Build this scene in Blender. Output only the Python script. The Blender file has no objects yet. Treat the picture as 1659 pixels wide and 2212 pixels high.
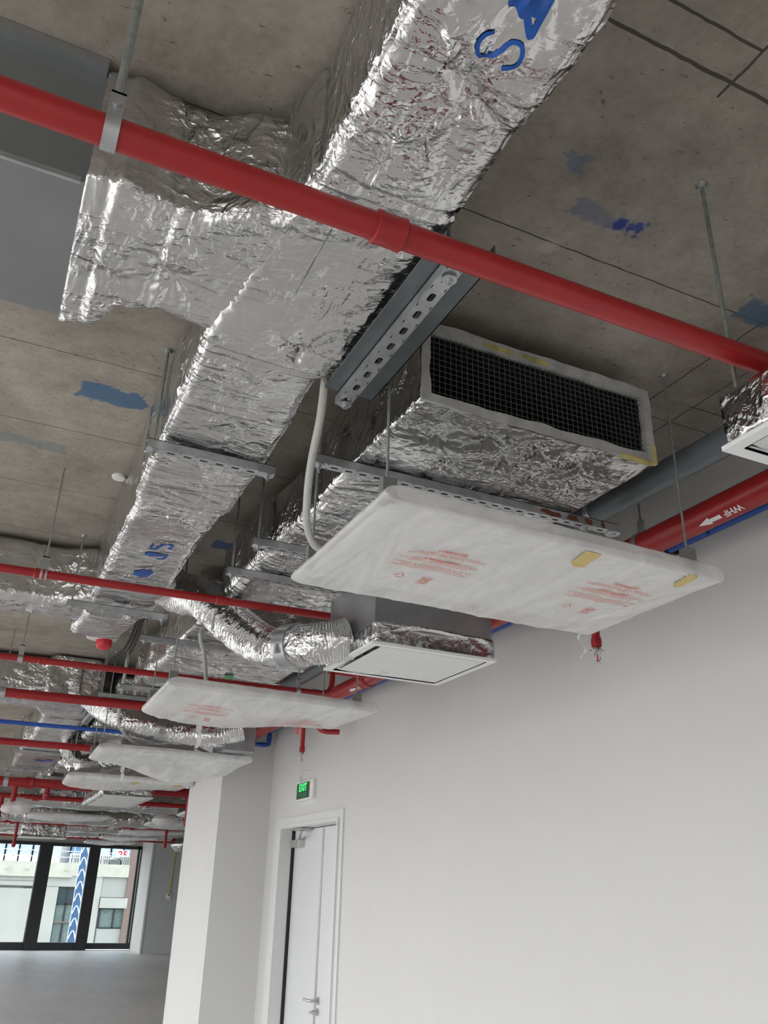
import bpy, bmesh, math, random
from mathutils import Vector, Matrix, noise
from mathutils.bvhtree import BVHTree
R = random.Random(7)
sc = bpy.context.scene
COL = sc.collection
pi, sin, cos, exp = math.pi, math.sin, math.cos, math.exp

# ------------------------------------------------------------------ camera
yaw, pitch, roll = 0.43059469, 0.42330628, 0.02714664
fw = Vector((sin(yaw)*cos(pitch), cos(yaw)*cos(pitch), sin(pitch)))
rt = Vector((cos(yaw), -sin(yaw), 0)); up = rt.cross(fw)
cx_ = rt*cos(roll) + up*sin(roll); cy_ = -rt*sin(roll) + up*cos(roll)
cd = bpy.data.cameras.new('camera'); cam = bpy.data.objects.new('camera', cd); COL.objects.link(cam)
cam.matrix_world = Matrix(((cx_.x, cy_.x, -fw.x, 0), (cx_.y, cy_.y, -fw.y, 0), (cx_.z, cy_.z, -fw.z, 1.75), (0, 0, 0, 1)))
cd.sensor_fit = 'HORIZONTAL'; cd.sensor_width = 36; cd.lens = 36*1824/1659; cd.clip_start = .05; cd.clip_end = 400
sc.camera = cam

# ------------------------------------------------------------------ light
w = bpy.data.worlds.new('world'); sc.world = w; w.use_nodes = True
wt = w.node_tree; bg = wt.nodes['Background']; bg.inputs[1].default_value = 3.0
tc_ = wt.nodes.new('ShaderNodeTexCoord'); sp_ = wt.nodes.new('ShaderNodeSeparateXYZ'); wt.links.new(tc_.outputs['Generated'], sp_.inputs[0])
rp_ = wt.nodes.new('ShaderNodeValToRGB'); wt.links.new(sp_.outputs[2], rp_.inputs[0])   # dull street and ground below, overcast sky above
rp_.color_ramp.elements[0].position = 0; rp_.color_ramp.elements[0].color = (.27, .27, .265, 1)
rp_.color_ramp.elements[1].position = .10; rp_.color_ramp.elements[1].color = (.975, .985, 1.0, 1)
wt.links.new(rp_.outputs[0], bg.inputs[0])
sc.view_settings.view_transform = 'Standard'; sc.view_settings.look = 'None'
sc.view_settings.gamma = 1; sc.view_settings.use_curve_mapping = False
sc.view_settings.exposure = 0.97
SLAB = 3.55
XL, YB, YF = -5.0, -6.0, 28.9
def portal(loc, rot, sx, sy):
    l = bpy.data.lights.new('daylight_portal', 'AREA'); l.shape = 'RECTANGLE'; l.size = sx; l.size_y = sy
    l.cycles.is_portal = True
    o = bpy.data.objects.new('daylight_portal', l); COL.objects.link(o); o.location = loc; o.rotation_euler = rot
portal((XL+.02, 11.5, 1.7), (0, -pi/2, 0), 3.0, 34)
portal((-3.5, YB+.02, 1.7), (pi/2, 0, 0), 2.4, 3.0)
portal((1.5, YF-.05, 1.45), (-pi/2, 0, 0), 17, 2.6)

# ------------------------------------------------------------------ materials
def nm(name):
    m = bpy.data.materials.new(name); m.use_nodes = True
    nt = m.node_tree; b = nt.nodes['Principled BSDF']
    return m, nt, b
def N(nt, t, **k):
    n = nt.nodes.new(t)
    for a, v in k.items():
        if a.startswith('i_'):
            n.inputs[a[2:].replace('_', ' ')].default_value = v
        else: setattr(n, a, v)
    return n
def L(nt, a, b): nt.links.new(a, b)
def mathn(nt, op, a, b=None, c=None):
    n = nt.nodes.new('ShaderNodeMath'); n.operation = op
    for i, v in enumerate((a, b, c)):
        if v is None: continue
        if isinstance(v, (int, float)): n.inputs[i].default_value = v
        else: nt.links.new(v, n.inputs[i])
    return n.outputs[0]
def mixc(nt, f, a, b):
    n = nt.nodes.new('ShaderNodeMix'); n.data_type = 'RGBA'
    for k, v in ((0, f), (6, a), (7, b)):
        if isinstance(v, (int, float)): n.inputs[k].default_value = v
        elif isinstance(v, tuple): n.inputs[k].default_value = (*v, 1) if len(v) == 3 else v
        else: nt.links.new(v, n.inputs[k])
    return n.outputs[2]
def pos(nt): return nt.nodes.new('ShaderNodeNewGeometry').outputs['Position']
def noi(nt, vec, scale, detail=3, rough=.5, dist=0):
    n = N(nt, 'ShaderNodeTexNoise'); n.inputs['Scale'].default_value = scale; n.inputs['Detail'].default_value = detail
    n.inputs['Roughness'].default_value = rough; n.inputs['Distortion'].default_value = dist
    nt.links.new(vec, n.inputs['Vector']); return n.outputs[0]
def ramp(nt, f, *stops):
    n = nt.nodes.new('ShaderNodeValToRGB'); e = n.color_ramp.elements
    while len(e) < len(stops): e.new(.5)
    for i, (p, c) in enumerate(stops):
        e[i].position = p; e[i].color = (*c, 1) if isinstance(c, tuple) else (c, c, c, 1)
    nt.links.new(f, n.inputs[0]); return n.outputs[0]
def simple(name, col, rough=.5, metal=0, spec=.5, var=.06, scale=6, bump=0, bscale=60):
    m, nt, b = nm(name)
    p = pos(nt); n = noi(nt, p, scale, 4)
    lo = tuple(max(0, c*(1-var)) for c in col); hi = tuple(min(1, c*(1+var)) for c in col)
    L(nt, ramp(nt, n, (.3, lo), (.7, hi)), b.inputs['Base Color'])
    b.inputs['Roughness'].default_value = rough; b.inputs['Metallic'].default_value = metal
    b.inputs['Specular IOR Level'].default_value = spec
    if bump:
        bn = N(nt, 'ShaderNodeBump'); bn.inputs['Strength'].default_value = bump; bn.inputs['Distance'].default_value = .01
        L(nt, noi(nt, p, bscale, 3), bn.inputs['Height']); L(nt, bn.outputs[0], b.inputs['Normal'])
    return m
def foil(name, s=1.0, strength=1.0, col=(.72, .718, .716)):
    m, nt, b = nm(name); p = pos(nt)
    b.inputs['Metallic'].default_value = 1; 
    nc = noi(nt, p, 2.3*s, 3, .5, .3)
    L(nt, ramp(nt, nc, (.3, tuple(c*.86 for c in col)), (.7, col)), b.inputs['Base Color'])
    L(nt, ramp(nt, noi(nt, p, 5*s, 2), (.35, .12), (.7, .27)), b.inputs['Roughness'])
    # long drawn creases: stretched, distorted, folded noise
    def ridge(mscale, sc_, dist):
        mp = N(nt, 'ShaderNodeMapping'); mp.inputs['Scale'].default_value = mscale; mp.inputs['Rotation'].default_value = (.3, .2, .5)
        L(nt, p, mp.inputs['Vector'])
        n = noi(nt, mp.outputs[0], sc_, 2.5, .55, dist)
        a = mathn(nt, 'ABSOLUTE', mathn(nt, 'SUBTRACT', n, .5))
        return mathn(nt, 'POWER', mathn(nt, 'SUBTRACT', 1, mathn(nt, 'MINIMUM', mathn(nt, 'MULTIPLY', a, 5), 1)), 1.6)
    r1 = ridge((.45, 1.1, .7), 8*s, .5); r2 = ridge((1.1, .45, .8), 11*s, .6); r3 = ridge((.7, 1.2, 1), 30*s, .3)
    v = N(nt, 'ShaderNodeTexVoronoi'); v.inputs['Scale'].default_value = 17*s; v.feature = 'F1'
    vd = N(nt, 'ShaderNodeVectorMath'); vd.operation = 'ADD'; L(nt, p, vd.inputs[0])
    ns = N(nt, 'ShaderNodeTexNoise'); ns.inputs['Scale'].default_value = 7*s; L(nt, p, ns.inputs['Vector'])
    vm = N(nt, 'ShaderNodeVectorMath'); vm.operation = 'SCALE'; vm.inputs['Scale'].default_value = .12/s; L(nt, ns.outputs['Color'], vm.inputs[0])
    L(nt, vm.outputs[0], vd.inputs[1]); L(nt, vd.outputs[0], v.inputs['Vector'])
    mask = ramp(nt, noi(nt, p, 3.6*s, 2), (.42, .24), (.62, 1.0))
    h = mathn(nt, 'ADD', mathn(nt, 'MULTIPLY', r1, .9), mathn(nt, 'MULTIPLY', r2, .5))
    h = mathn(nt, 'ADD', h, mathn(nt, 'MULTIPLY', r3, .2))
    h = mathn(nt, 'ADD', h, mathn(nt, 'MULTIPLY', v.outputs['Distance'], .22))
    h = mathn(nt, 'MULTIPLY', h, mask)
    bn = N(nt, 'ShaderNodeBump'); bn.inputs['Strength'].default_value = strength; bn.inputs['Distance'].default_value = .012/s
    L(nt, h, bn.inputs['Height']); L(nt, bn.outputs[0], b.inputs['Normal'])
    return m
M = {}
M['foil'] = foil('aluminium_foil')
M['foil_far'] = foil('aluminium_foil_distant', .7, .9)
M['galv'] = simple('galvanised_sheet', (.43, .45, .46), .33, .85, var=.12, scale=9)
M['galv_dull'] = simple('dull_galvanised_duct', (.27, .285, .29), .42, .75, var=.08, scale=3)
M['zinc'] = simple('zinc_steel', (.50, .52, .53), .38, .8, var=.15, scale=25)
M['dark_plate'] = simple('dark_zinc_plate', (.16, .18, .19), .4, .7, var=.2, scale=8)
M['rod'] = simple('threaded_rod_zinc', (.33, .36, .35), .45, .7, var=.2, scale=60)
M['bracket'] = simple('grey_bracket', (.22, .22, .21), .6, .2)
M['red'] = simple('red_pipe_paint', (.33, .014, .016), .36, 0, var=.10, scale=8)
M['blue'] = simple('blue_pipe_paint', (.01, .075, .38), .4, 0, var=.1)
M['spray'] = simple('blue_spray_paint', (.005, .075, .36), .45, 0, var=.3, scale=12)
M['green'] = simple('green_spray_paint', (.02, .25, .05), .5)
M['greypipe'] = simple('grey_plastic_pipe', (.125, .145, .16), .42, 0, var=.08)
M['rubber'] = simple('black_rubber', (.02, .02, .02), .6)
M['hose'] = simple('cream_conduit', (.52, .52, .49), .5, bump=.4, bscale=90)
M['white_metal'] = simple('white_powder_coat', (.82, .83, .83), .4, var=.02)
M['plate_white'] = simple('matt_white_plate', (.76, .78, .78), .55, var=.02)
M['edge_grey'] = simple('grey_sealant', (.42, .42, .40), .6, var=.18, scale=20)
M['yellow_glue'] = simple('yellow_sealant', (.50, .43, .17), .6, var=.3, scale=20)
M['tape'] = simple('yellow_masking_tape', (.66, .50, .20), .5, var=.1)
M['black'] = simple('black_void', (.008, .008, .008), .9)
M['print'] = simple('red_print', (.75, .16, .10), .6)
M['white_print'] = simple('white_stencil_paint', (.80, .78, .78), .5)
M['wire'] = simple('mesh_wire', (.14, .15, .15), .5, .5)
M['steel'] = simple('brushed_steel', (.55, .54, .52), .28, .9, var=.05)
M['door_white'] = simple('white_door_paint', (.67, .685, .69), .38, var=.02)
M['frame_white'] = simple('white_frame_paint', (.71, .715, .71), .4, var=.02)
M['black_alu'] = simple('black_aluminium', (.022, .024, .028), .4, var=.1)
M['det_white'] = simple('detector_plastic', (.75, .75, .73), .45)
M['strobe'] = simple('red_strobe', (.65, .03, .05), .3)
M['yellow'] = simple('yellow_conduit', (.50, .47, .05), .5)
M['cable'] = simple('black_cable', (.015, .015, .016), .6)
M['sign_green'] = simple('dark_green_sign', (.004, .06, .02), .35)
def emis(name, col, s):
    m, nt, b = nm(name); b.inputs['Base Color'].default_value = (*col, 1)
    b.inputs['Emission Color'].default_value = (*col, 1); b.inputs['Emission Strength'].default_value = s; return m
M['sign_lit'] = emis('lit_green_letters', (.04, .62, .15), .55)
M['sign_lit2'] = emis('lit_dim_green_letters', (.02, .22, .08), .12)
M['led'] = emis('red_indicator', (1, .1, .03), 1.5)

def wallmat(name, col):
    m, nt, b = nm(name); p = pos(nt)
    n = noi(nt, p, .7, 4, .6); n2 = noi(nt, p, 5, 4, .6)
    f = mathn(nt, 'ADD', mathn(nt, 'MULTIPLY', n, .6), mathn(nt, 'MULTIPLY', n2, .4))
    L(nt, ramp(nt, f, (.35, tuple(c*.965 for c in col)), (.65, col)), b.inputs['Base Color'])
    b.inputs['Roughness'].default_value = .6
    bn = N(nt, 'ShaderNodeBump'); bn.inputs['Strength'].default_value = .08; bn.inputs['Distance'].default_value = .01
    L(nt, noi(nt, p, 30, 4), bn.inputs['Height']); L(nt, bn.outputs[0], b.inputs['Normal'])
    return m
M['wall'] = wallmat('white_painted_plaster', (.685, .682, .668))
M['wall_grey'] = wallmat('far_grey_plaster', (.50, .52, .52))
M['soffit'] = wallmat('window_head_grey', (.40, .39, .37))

# concrete slab with board joints and blue paint marks
m, nt, b = nm('raw_concrete_slab'); p = pos(nt)
sx = N(nt, 'ShaderNodeSeparateXYZ'); L(nt, p, sx.inputs[0]); X_, Y_ = sx.outputs[0], sx.outputs[1]
nA = noi(nt, p, 1.4, 6, .62, .4); nB = noi(nt, p, 9, 6, .65); nC = noi(nt, p, 45, 4, .6)
f = mathn(nt, 'ADD', mathn(nt, 'MULTIPLY', nA, .55), mathn(nt, 'ADD', mathn(nt, 'MULTIPLY', nB, .3), mathn(nt, 'MULTIPLY', nC, .15)))
base = ramp(nt, f, (.37, (.205, .180, .150)), (.50, (.305, .275, .237)), (.63, (.405, .370, .322)))
mp = N(nt, 'ShaderNodeMapping'); mp.inputs['Scale'].default_value = (1, 2.2, 1); mp.inputs['Rotation'].default_value = (0, 0, .5); L(nt, p, mp.inputs['Vector'])
spots = ramp(nt, noi(nt, mp.outputs[0], 30, 3, .7), (.29, 0.0), (.36, 1.0))
base = mixc(nt, spots, (.115, .098, .08), base)
wob = mathn(nt, 'MULTIPLY', mathn(nt, 'SUBTRACT', noi(nt, p, 16, 4), .5), .010)
def line(coord, c, wd):
    d = mathn(nt, 'ABSOLUTE', mathn(nt, 'SUBTRACT', mathn(nt, 'ADD', coord, wob), c))
    return mathn(nt, 'LESS_THAN', d, wd)
def rng(coord, a, b_):
    return mathn(nt, 'MULTIPLY', mathn(nt, 'GREATER_THAN', coord, a), mathn(nt, 'LESS_THAN', coord, b_))
lines = None
def addl(x):
    global lines
    lines = x if lines is None else mathn(nt, 'MAXIMUM', lines, x)
addl(mathn(nt, 'MULTIPLY', line(Y_, .955, .005), rng(X_, .3, 1.7))); addl(mathn(nt, 'MULTIPLY', line(Y_, .86, .004), rng(X_, .7, 1.33)))
addl(mathn(nt, 'MULTIPLY', line(X_, 1.33, .004), rng(Y_, .0, 1.0)))
for y in (.33, 1.60, 2.25, 2.89, 3.50, 4.15, 4.78, 5.42, 6.06, 6.7, 7.35, 8.0, 8.65, 9.9, 11.1):
    addl(line(Y_, y, .0022 if y > 2 else .0026))
addl(mathn(nt, 'MULTIPLY', line(X_, 2.13, .003), rng(Y_, 1.6, 30))); addl(mathn(nt, 'MULTIPLY', line(X_, 2.32, .003), rng(Y_, 1.6, 30)))
addl(mathn(nt, 'MULTIPLY', line(Y_, 2.12, .003), rng(X_, 2.3, 2.7)))
addl(mathn(nt, 'MULTIPLY', line(X_, -1.0, .003), rng(Y_, 2.9, 30)))
base = mixc(nt, lines, base, (.07, .06, .05))
wn = mathn(nt, 'MULTIPLY', mathn(nt, 'SUBTRACT', noi(nt, p, 14, 5, .7), .5), .14)
for (cx, cy, hx, hy, strg, colr) in ((.215, 3.12, .125, .055, .85, (.035, .12, .24)), (-.05, 3.70, .13, .03, .45, (.10, .16, .20)), (1.335, 1.45, .10, .022, .42, (.05, .09, .22)),
        (1.145, 1.317, .022, .02, .5, (.05, .11, .22)), (2.08, 1.57, .07, .04, .8, (.06, .13, .21)), (1.08, 4.5, .08, .05, .8, (.01, .08, .25)), (-.24, 2.62, .05, .012, .7, (.02, .04, .16)), (1.45, 1.44, .02, .015, .9, (.02, .05, .25)), (1.40, 1.448, .015, .012, .9, (.01, .03, .25))):
    dx = mathn(nt, 'SUBTRACT', mathn(nt, 'ABSOLUTE', mathn(nt, 'SUBTRACT', X_, cx)), hx)
    dy = mathn(nt, 'SUBTRACT', mathn(nt, 'ABSOLUTE', mathn(nt, 'SUBTRACT', Y_, cy)), hy)
    d = mathn(nt, 'ADD', mathn(nt, 'MAXIMUM', dx, dy), wn)
    msk = mathn(nt, 'MULTIPLY', ramp(nt, d, (.0, 1.0), (.012, 0.0)), strg)
    base = mixc(nt, msk, base, colr)
# pale lime patches
for (cx, cy, r_) in ((1.62, 1.78, .10), (1.75, 1.86, .12), (1.27, 1.63, .04)):
    dx = mathn(nt, 'SUBTRACT', X_, cx); dy = mathn(nt, 'SUBTRACT', Y_, cy)
    d = mathn(nt, 'ADD', mathn(nt, 'SQRT', mathn(nt, 'ADD', mathn(nt, 'MULTIPLY', dx, dx), mathn(nt, 'MULTIPLY', dy, dy))), mathn(nt, 'MULTIPLY', wn, 2.2))
    base = mixc(nt, mathn(nt, 'MULTIPLY', ramp(nt, d, (.0, 1.0), (r_, 0.0)), .6), base, (.50, .45, .41))
L(nt, base, b.inputs['Base Color']); b.inputs['Roughness'].default_value = .75
hb = mathn(nt, 'SUBTRACT', mathn(nt, 'ADD', mathn(nt, 'MULTIPLY', nB, .5), mathn(nt, 'MULTIPLY', nC, .3)), mathn(nt, 'MULTIPLY', lines, .6))
bn = N(nt, 'ShaderNodeBump'); bn.inputs['Strength'].default_value = .5; bn.inputs['Distance'].default_value = .012
L(nt, hb, bn.inputs['Height']); L(nt, bn.outputs[0], b.inputs['Normal'])
M['slab'] = m
m, nt, b = nm('trowelled_concrete_floor'); p = pos(nt)
mp = N(nt, 'ShaderNodeMapping'); mp.inputs['Scale'].default_value = (1, .35, 1); L(nt, p, mp.inputs['Vector'])
f = mathn(nt, 'ADD', mathn(nt, 'MULTIPLY', noi(nt, mp.outputs[0], .9, 6, .65, .5), .7), mathn(nt, 'MULTIPLY', noi(nt, p, 6, 5), .3))
L(nt, ramp(nt, f, (.34, (.56, .55, .535)), (.5, (.67, .66, .645)), (.66, (.77, .765, .75))), b.inputs['Base Color'])
L(nt, ramp(nt, f, (.3, .35), (.7, .6)), b.inputs['Roughness']); M['floor'] = m
# plastic film
def film(name, alpha, col=(.91, .91, .90), rough=.28):
    m, nt, b = nm(name); p = pos(nt)
    b.inputs['Base Color'].default_value = (*col, 1); b.inputs['Roughness'].default_value = rough
    b.inputs['Specular IOR Level'].default_value = .6
    mp = N(nt, 'ShaderNodeMapping'); mp.inputs['Scale'].default_value = (1, .25, 1); mp.inputs['Rotation'].default_value = (0, 0, .9); L(nt, p, mp.inputs['Vector'])
    n = noi(nt, mp.outputs[0], 6, 3, .5, 1.2)
    L(nt, ramp(nt, n, (.35, alpha*.80), (.65, min(1, alpha*1.08))), b.inputs['Alpha'])
    bn = N(nt, 'ShaderNodeBump'); bn.inputs['Strength'].default_value = .22; bn.inputs['Distance'].default_value = .006
    L(nt, noi(nt, mp.outputs[0], 14, 3, .5, 1.5), bn.inputs['Height']); L(nt, bn.outputs[0], b.inputs['Normal'])
    return m
M['film'] = film('milky_plastic_film', .66)
M['film_thin'] = film('thin_plastic_film', .5)
m, nt, b = nm('window_glass'); b.inputs['Base Color'].default_value = (.62, .68, .70, 1); b.inputs['Roughness'].default_value = .02
tr = N(nt, 'ShaderNodeBsdfTransparent'); tr.inputs[0].default_value = (.66, .70, .71, 1)
gl = N(nt, 'ShaderNodeBsdfGlossy'); gl.inputs['Roughness'].default_value = .02
mx = N(nt, 'ShaderNodeMixShader'); mx.inputs[0].default_value = .04
L(nt, tr.outputs[0], mx.inputs[1]); L(nt, gl.outputs[0], mx.inputs[2]); L(nt, mx.outputs[0], nt.nodes['Material Output'].inputs[0]); M['glass'] = m
M['facade'] = simple('cream_render', (.47, .465, .43), .8, var=.06, scale=.6)
M['facade2'] = simple('pale_render_panel', (.41, .405, .385), .8, var=.05, scale=.8)
M['ledge'] = simple('ledge_render', (.55, .53, .46), .8, var=.1, scale=2)
M['brown'] = simple('brown_cladding', (.22, .15, .13), .7)
M['ext_glass'] = simple('dark_facade_glass', (.035, .06, .075), .2, 0, var=.3, scale=1)
M['curtain'] = simple('grey_green_curtain', (.17, .23, .22), .7, var=.2, scale=8)
M['blue_tower'] = simple('blue_curtain_wall', (.16, .30, .50), .2, var=.4, scale=.5)
M['pale_tower'] = simple('pale_tower_cladding', (.55, .62, .75), .6, var=.1, scale=.5)
M['lightblue'] = simple('light_blue_panel', (.25, .50, .62), .5)
M['banner'] = simple('blue_banner_cloth', (.07, .15, .30), .7)
M['banner_white'] = simple('white_banner_print', (.70, .75, .85), .7)
M['redsign'] = simple('red_sign_paint', (.60, .06, .10), .6)

# ------------------------------------------------------------------ mesh helpers
class MB:
    def __init__(s): s.v = []; s.f = []
    def add(s, vs, fs):
        n = len(s.v); s.v += [tuple(v) for v in vs]; s.f += [tuple(i+n for i in f) for f in fs]; return s
    def box(s, x0, x1, y0, y1, z0, z1):
        v = [(x, y, z) for x in (x0, x1) for y in (y0, y1) for z in (z0, z1)]
        return s.add(v, [(0, 1, 3, 2), (4, 6, 7, 5), (0, 4, 5, 1), (2, 3, 7, 6), (0, 2, 6, 4), (1, 5, 7, 3)])
    def tube(s, pts, r, n=16, cap=True, rfn=None, hollow=False):
        pts = [Vector(p) for p in pts]; rings = []
        t0 = (pts[1]-pts[0]).normalized(); a = Vector((0, 0, 1)) if abs(t0.z) < .9 else Vector((1, 0, 0))
        u = t0.cross(a).normalized()
        for i, p in enumerate(pts):
            t = (pts[min(i+1, len(pts)-1)] - pts[max(i-1, 0)]).normalized()
            u = (u - t*u.dot(t)).normalized(); v = t.cross(u)
            ring = []
            for k in range(n):
                an = 2*pi*k/n; d = u*cos(an)+v*sin(an)
                rr = r if rfn is None else rfn(i, an, p)
                ring.append(p + d*rr)
            rings.append(ring)
        vs = [q for ring in rings for q in ring]; fs = []
        for i in range(len(pts)-1):
            for k in range(n):
                fs.append((i*n+k, i*n+(k+1) % n, (i+1)*n+(k+1) % n, (i+1)*n+k))
        if cap: fs += [tuple(range(n))[::-1], tuple((len(pts)-1)*n+k for k in range(n))]
        return s.add(vs, fs)
    def cyl(s, a, b, r, n=16): return s.tube([a, b], r, n)
    def lathe(s, c, prof, n=24, axis='z'):
        vs = []; fs = []
        for (r, h) in prof:
            for k in range(n):
                an = 2*pi*k/n
                q = (r*cos(an), r*sin(an), h)
                if axis == 'x': q = (h, r*cos(an), r*sin(an))
                if axis == 'y': q = (r*sin(an), h, r*cos(an))
                vs.append((c[0]+q[0], c[1]+q[1], c[2]+q[2]))
        for i in range(len(prof)-1):
            for k in range(n): fs.append((i*n+k, i*n+(k+1) % n, (i+1)*n+(k+1) % n, (i+1)*n+k))
        fs += [tuple(range(n))[::-1], tuple((len(prof)-1)*n+k for k in range(n))]
        return s.add(vs, fs)
def link(name, mb, mat, parent=None, smooth=False, bevel=0, label=None, mats=None):
    me = bpy.data.meshes.new(name)
    if parent is None and mb.v:
        xs, ys, zs = zip(*mb.v); c = Vector(((min(xs)+max(xs))/2, (min(ys)+max(ys))/2, min(zs)))
    else: c = Vector((0, 0, 0))
    me.from_pydata([tuple(Vector(v)-c) for v in mb.v], [], mb.f)
    me.validate(); bm = bmesh.new(); bm.from_mesh(me); bmesh.ops.recalc_face_normals(bm, faces=bm.faces)
    if bevel: bmesh.ops.bevel(bm, geom=[e for e in bm.edges if e.is_manifold and e.calc_face_angle(0) > .6], offset=bevel, segments=2, affect='EDGES', profile=.7)
    bm.to_mesh(me); bm.free()
    me.materials.append(M[mat] if isinstance(mat, str) else mat)
    if smooth:
        for pl in me.polygons: pl.use_smooth = True
        try: me.set_sharp_from_angle(angle=math.radians(38 if smooth is True else smooth))
        except Exception: pass
    o = bpy.data.objects.new(name, me); COL.objects.link(o)
    if parent is None: o.location = c
    else:
        o.parent = parent
        base = Vector(parent['_w']) if '_w' in parent else Vector(parent.location)
        o.matrix_parent_inverse = Matrix.Translation(-base)
        o['_w'] = (0.0, 0.0, 0.0)
    if label: o['label'] = label
    return o
def thing(name, loc, label, cat, group=None):
    o = bpy.data.objects.new(name, None); COL.objects.link(o); o.location = loc; o.empty_display_size = .05
    o['label'] = label; o['category'] = cat
    if group: o['group'] = group
    return o
def tag(o, label, cat, group=None):
    o['label'] = label; o['category'] = cat
    if group: o['group'] = group
    return o
def struct(name, mb, mat, **k):
    o = link(name, mb, mat, **k); o['kind'] = 'structure'; return o
def dup(root, loc, label, group=None):
    r = root.copy(); COL.objects.link(r); r.location = loc; r['label'] = label
    if group: r['group'] = group
    for ch in list(root.children):
        c = ch.copy(); COL.objects.link(c); c.parent = r
        for g in list(ch.children):
            d = g.copy(); COL.objects.link(d); d.parent = c
    return r
def catmull(pts, n=8):
    P = [Vector(p) for p in pts]; P = [P[0]*2-P[1]] + P + [P[-1]*2-P[-2]]; out = []
    for i in range(1, len(P)-2):
        a, b, c, d = P[i-1:i+3]
        for k in range(n):
            t = k/n
            out.append(.5*((2*b)+(c-a)*t+(2*a-5*b+4*c-d)*t*t+(3*b-a-3*c+d)*t**3))
    out.append(P[-2]); return out

# rounded, wrinkled foil sleeve running along an axis
def fdisp(P, nrm, amp, pins, seed):
    q = Vector((P.x, P.y, P.z+seed))
    d = amp*1.5*noise.noise(q*4.2)
    mk = min(1, max(.12, .5+1.6*noise.noise(q*2.7+Vector((9, 4, 2)))))
    a = noise.noise(Vector((q.x*8, q.y*12, q.z*13))); d += amp*.8*mk*(.35-abs(a))
    a = noise.noise(Vector((q.x*14+5, q.y*30, q.z*22))); d += amp*.40*mk*(.3-abs(a))
    for (px, py, pz, rr, dep) in pins:
        dx, dy, dz = P.x-px, P.y-py, P.z-pz; r2 = dx*dx+dy*dy+dz*dz
        if r2 < 9*rr*rr:
            r = math.sqrt(r2); an = math.atan2(dy+dz*.7, dx+dz*.3)
            d -= dep*exp(-(r/(rr*.45))**1.2)
            st = noise.noise(Vector((cos(an)*3.1+px*7, sin(an)*3.1+py*7, r*3)))
            d += dep*.9*(.30-abs(st))*min(1, r/(rr*.3))*exp(-(r/rr)**2)*2.0
    return d
def foil_run(name, axis, secs, res, mat='foil', parent=None, amp=.005, pins=(), seed=0, rad=.03, seams=(), open0=False, label=None):
    s0, s1 = secs[0][0], secs[-1][0]; sg = 1 if s1 > s0 else -1
    ns = max(2, int(abs(s1-s0)/res))
    wmax = max(s[2]-s[1] for s in secs); hmax = max(s[4]-s[3] for s in secs)
    na = max(4, int(wmax/res)); nz = max(4, int(hmax/res))
    per = [(i/na, 0.) for i in range(na)] + [(1., j/nz) for j in range(nz)] + [(1-i/na, 1.) for i in range(na)] + [(0., 1-j/nz) for j in range(nz)]
    def sec(s):
        for A, B in zip(secs, secs[1:]):
            lo, hi = (A, B) if A[0] <= B[0] else (B, A)
            if lo[0]-1e-9 <= s <= hi[0]+1e-9:
                t = (s-lo[0])/max(1e-9, hi[0]-lo[0]); t = t*t*(3-2*t)
                return [lo[k]*(1-t)+hi[k]*t for k in range(1, 5)]
        return secs[-1][1:]
    mb = MB(); rows = []
    caps = [] if open0 else [(s0, .5, sg*.012), (s0, .86, sg*.003)]
    steps = caps + [(s0+(s1-s0)*i/ns, 1, 0) for i in range(ns+1)] + [(s1, .86, -sg*.003), (s1, .5, -sg*.012)]
    capend = (s1, .5)
    for (s, shr, off) in steps:
        a0, a1, z0, z1 = sec(s); ca, cz = (a0+a1)/2, (z0+z1)/2; row = []
        ew = min(1, (min(abs(s-s0), abs(s-s1))+.012)/.03)
        gr = sum(-.006*exp(-((s-q)/.009)**2)+.004*exp(-((s-q-.02)/.012)**2) for q in seams)
        for (u, v) in per:
            a = a0+(a1-a0)*u; z = z0+(z1-z0)*v
            ia = min(max(a, a0+rad), a1-rad); iz = min(max(z, z0+rad), z1-rad)
            d = Vector((a-ia, z-iz, 0)); nrm2 = d.normalized() if d.length > 1e-6 else Vector((0, 0, 0))
            if d.length > 1e-6:
                a = ia+nrm2.x*rad; z = iz+nrm2.y*rad
            if abs(a-ia) < 1e-6 and abs(z-iz) < 1e-6: nrm2 = Vector((0, -1 if v < .5 else 1, 0))
            a = ca+(a-ca)*shr; z = cz+(z-cz)*shr; ss = s+off
            P = Vector((a, ss, z)) if axis == 'y' else Vector((ss, a, z))
            dd = fdisp(P, nrm2, amp, pins, seed)*(.4+.6*ew)+gr
            # billow towards the middle of each face
            dd += .006*sin(pi*min(max(u, 0), 1)) if v in (0., 1.) else .004
            if axis == 'y': P += Vector((nrm2.x*dd, 0, nrm2.y*dd))
            else: P += Vector((0, nrm2.x*dd, nrm2.y*dd))
            if shr < 1: P += (Vector((0, 1, 0)) if axis == 'y' else Vector((1, 0, 0)))*dd*.5
            row.append(P)
        rows.append(row)
    n = len(per); vs = [p for r in rows for p in r]; fs = []
    for i in range(len(rows)-1):
        for k in range(n): fs.append((i*n+k, i*n+(k+1) % n, (i+1)*n+(k+1) % n, (i+1)*n+k))
    if not open0: fs.append(tuple(range(n)))
    fs.append(tuple((len(rows)-1)*n+k for k in range(n)))
    mb.add(vs, fs)
    return link(name, mb, mat, parent, smooth=180, label=label)
def randpins(x0, x1, y0, y1, z, k, rr=.09, dep=.014, seed=1):
    q = random.Random(seed); return [(q.uniform(x0, x1), q.uniform(y0, y1), z, rr*q.uniform(.7, 1.4), dep*q.uniform(.6, 1.3)) for _ in range(k)]

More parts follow.
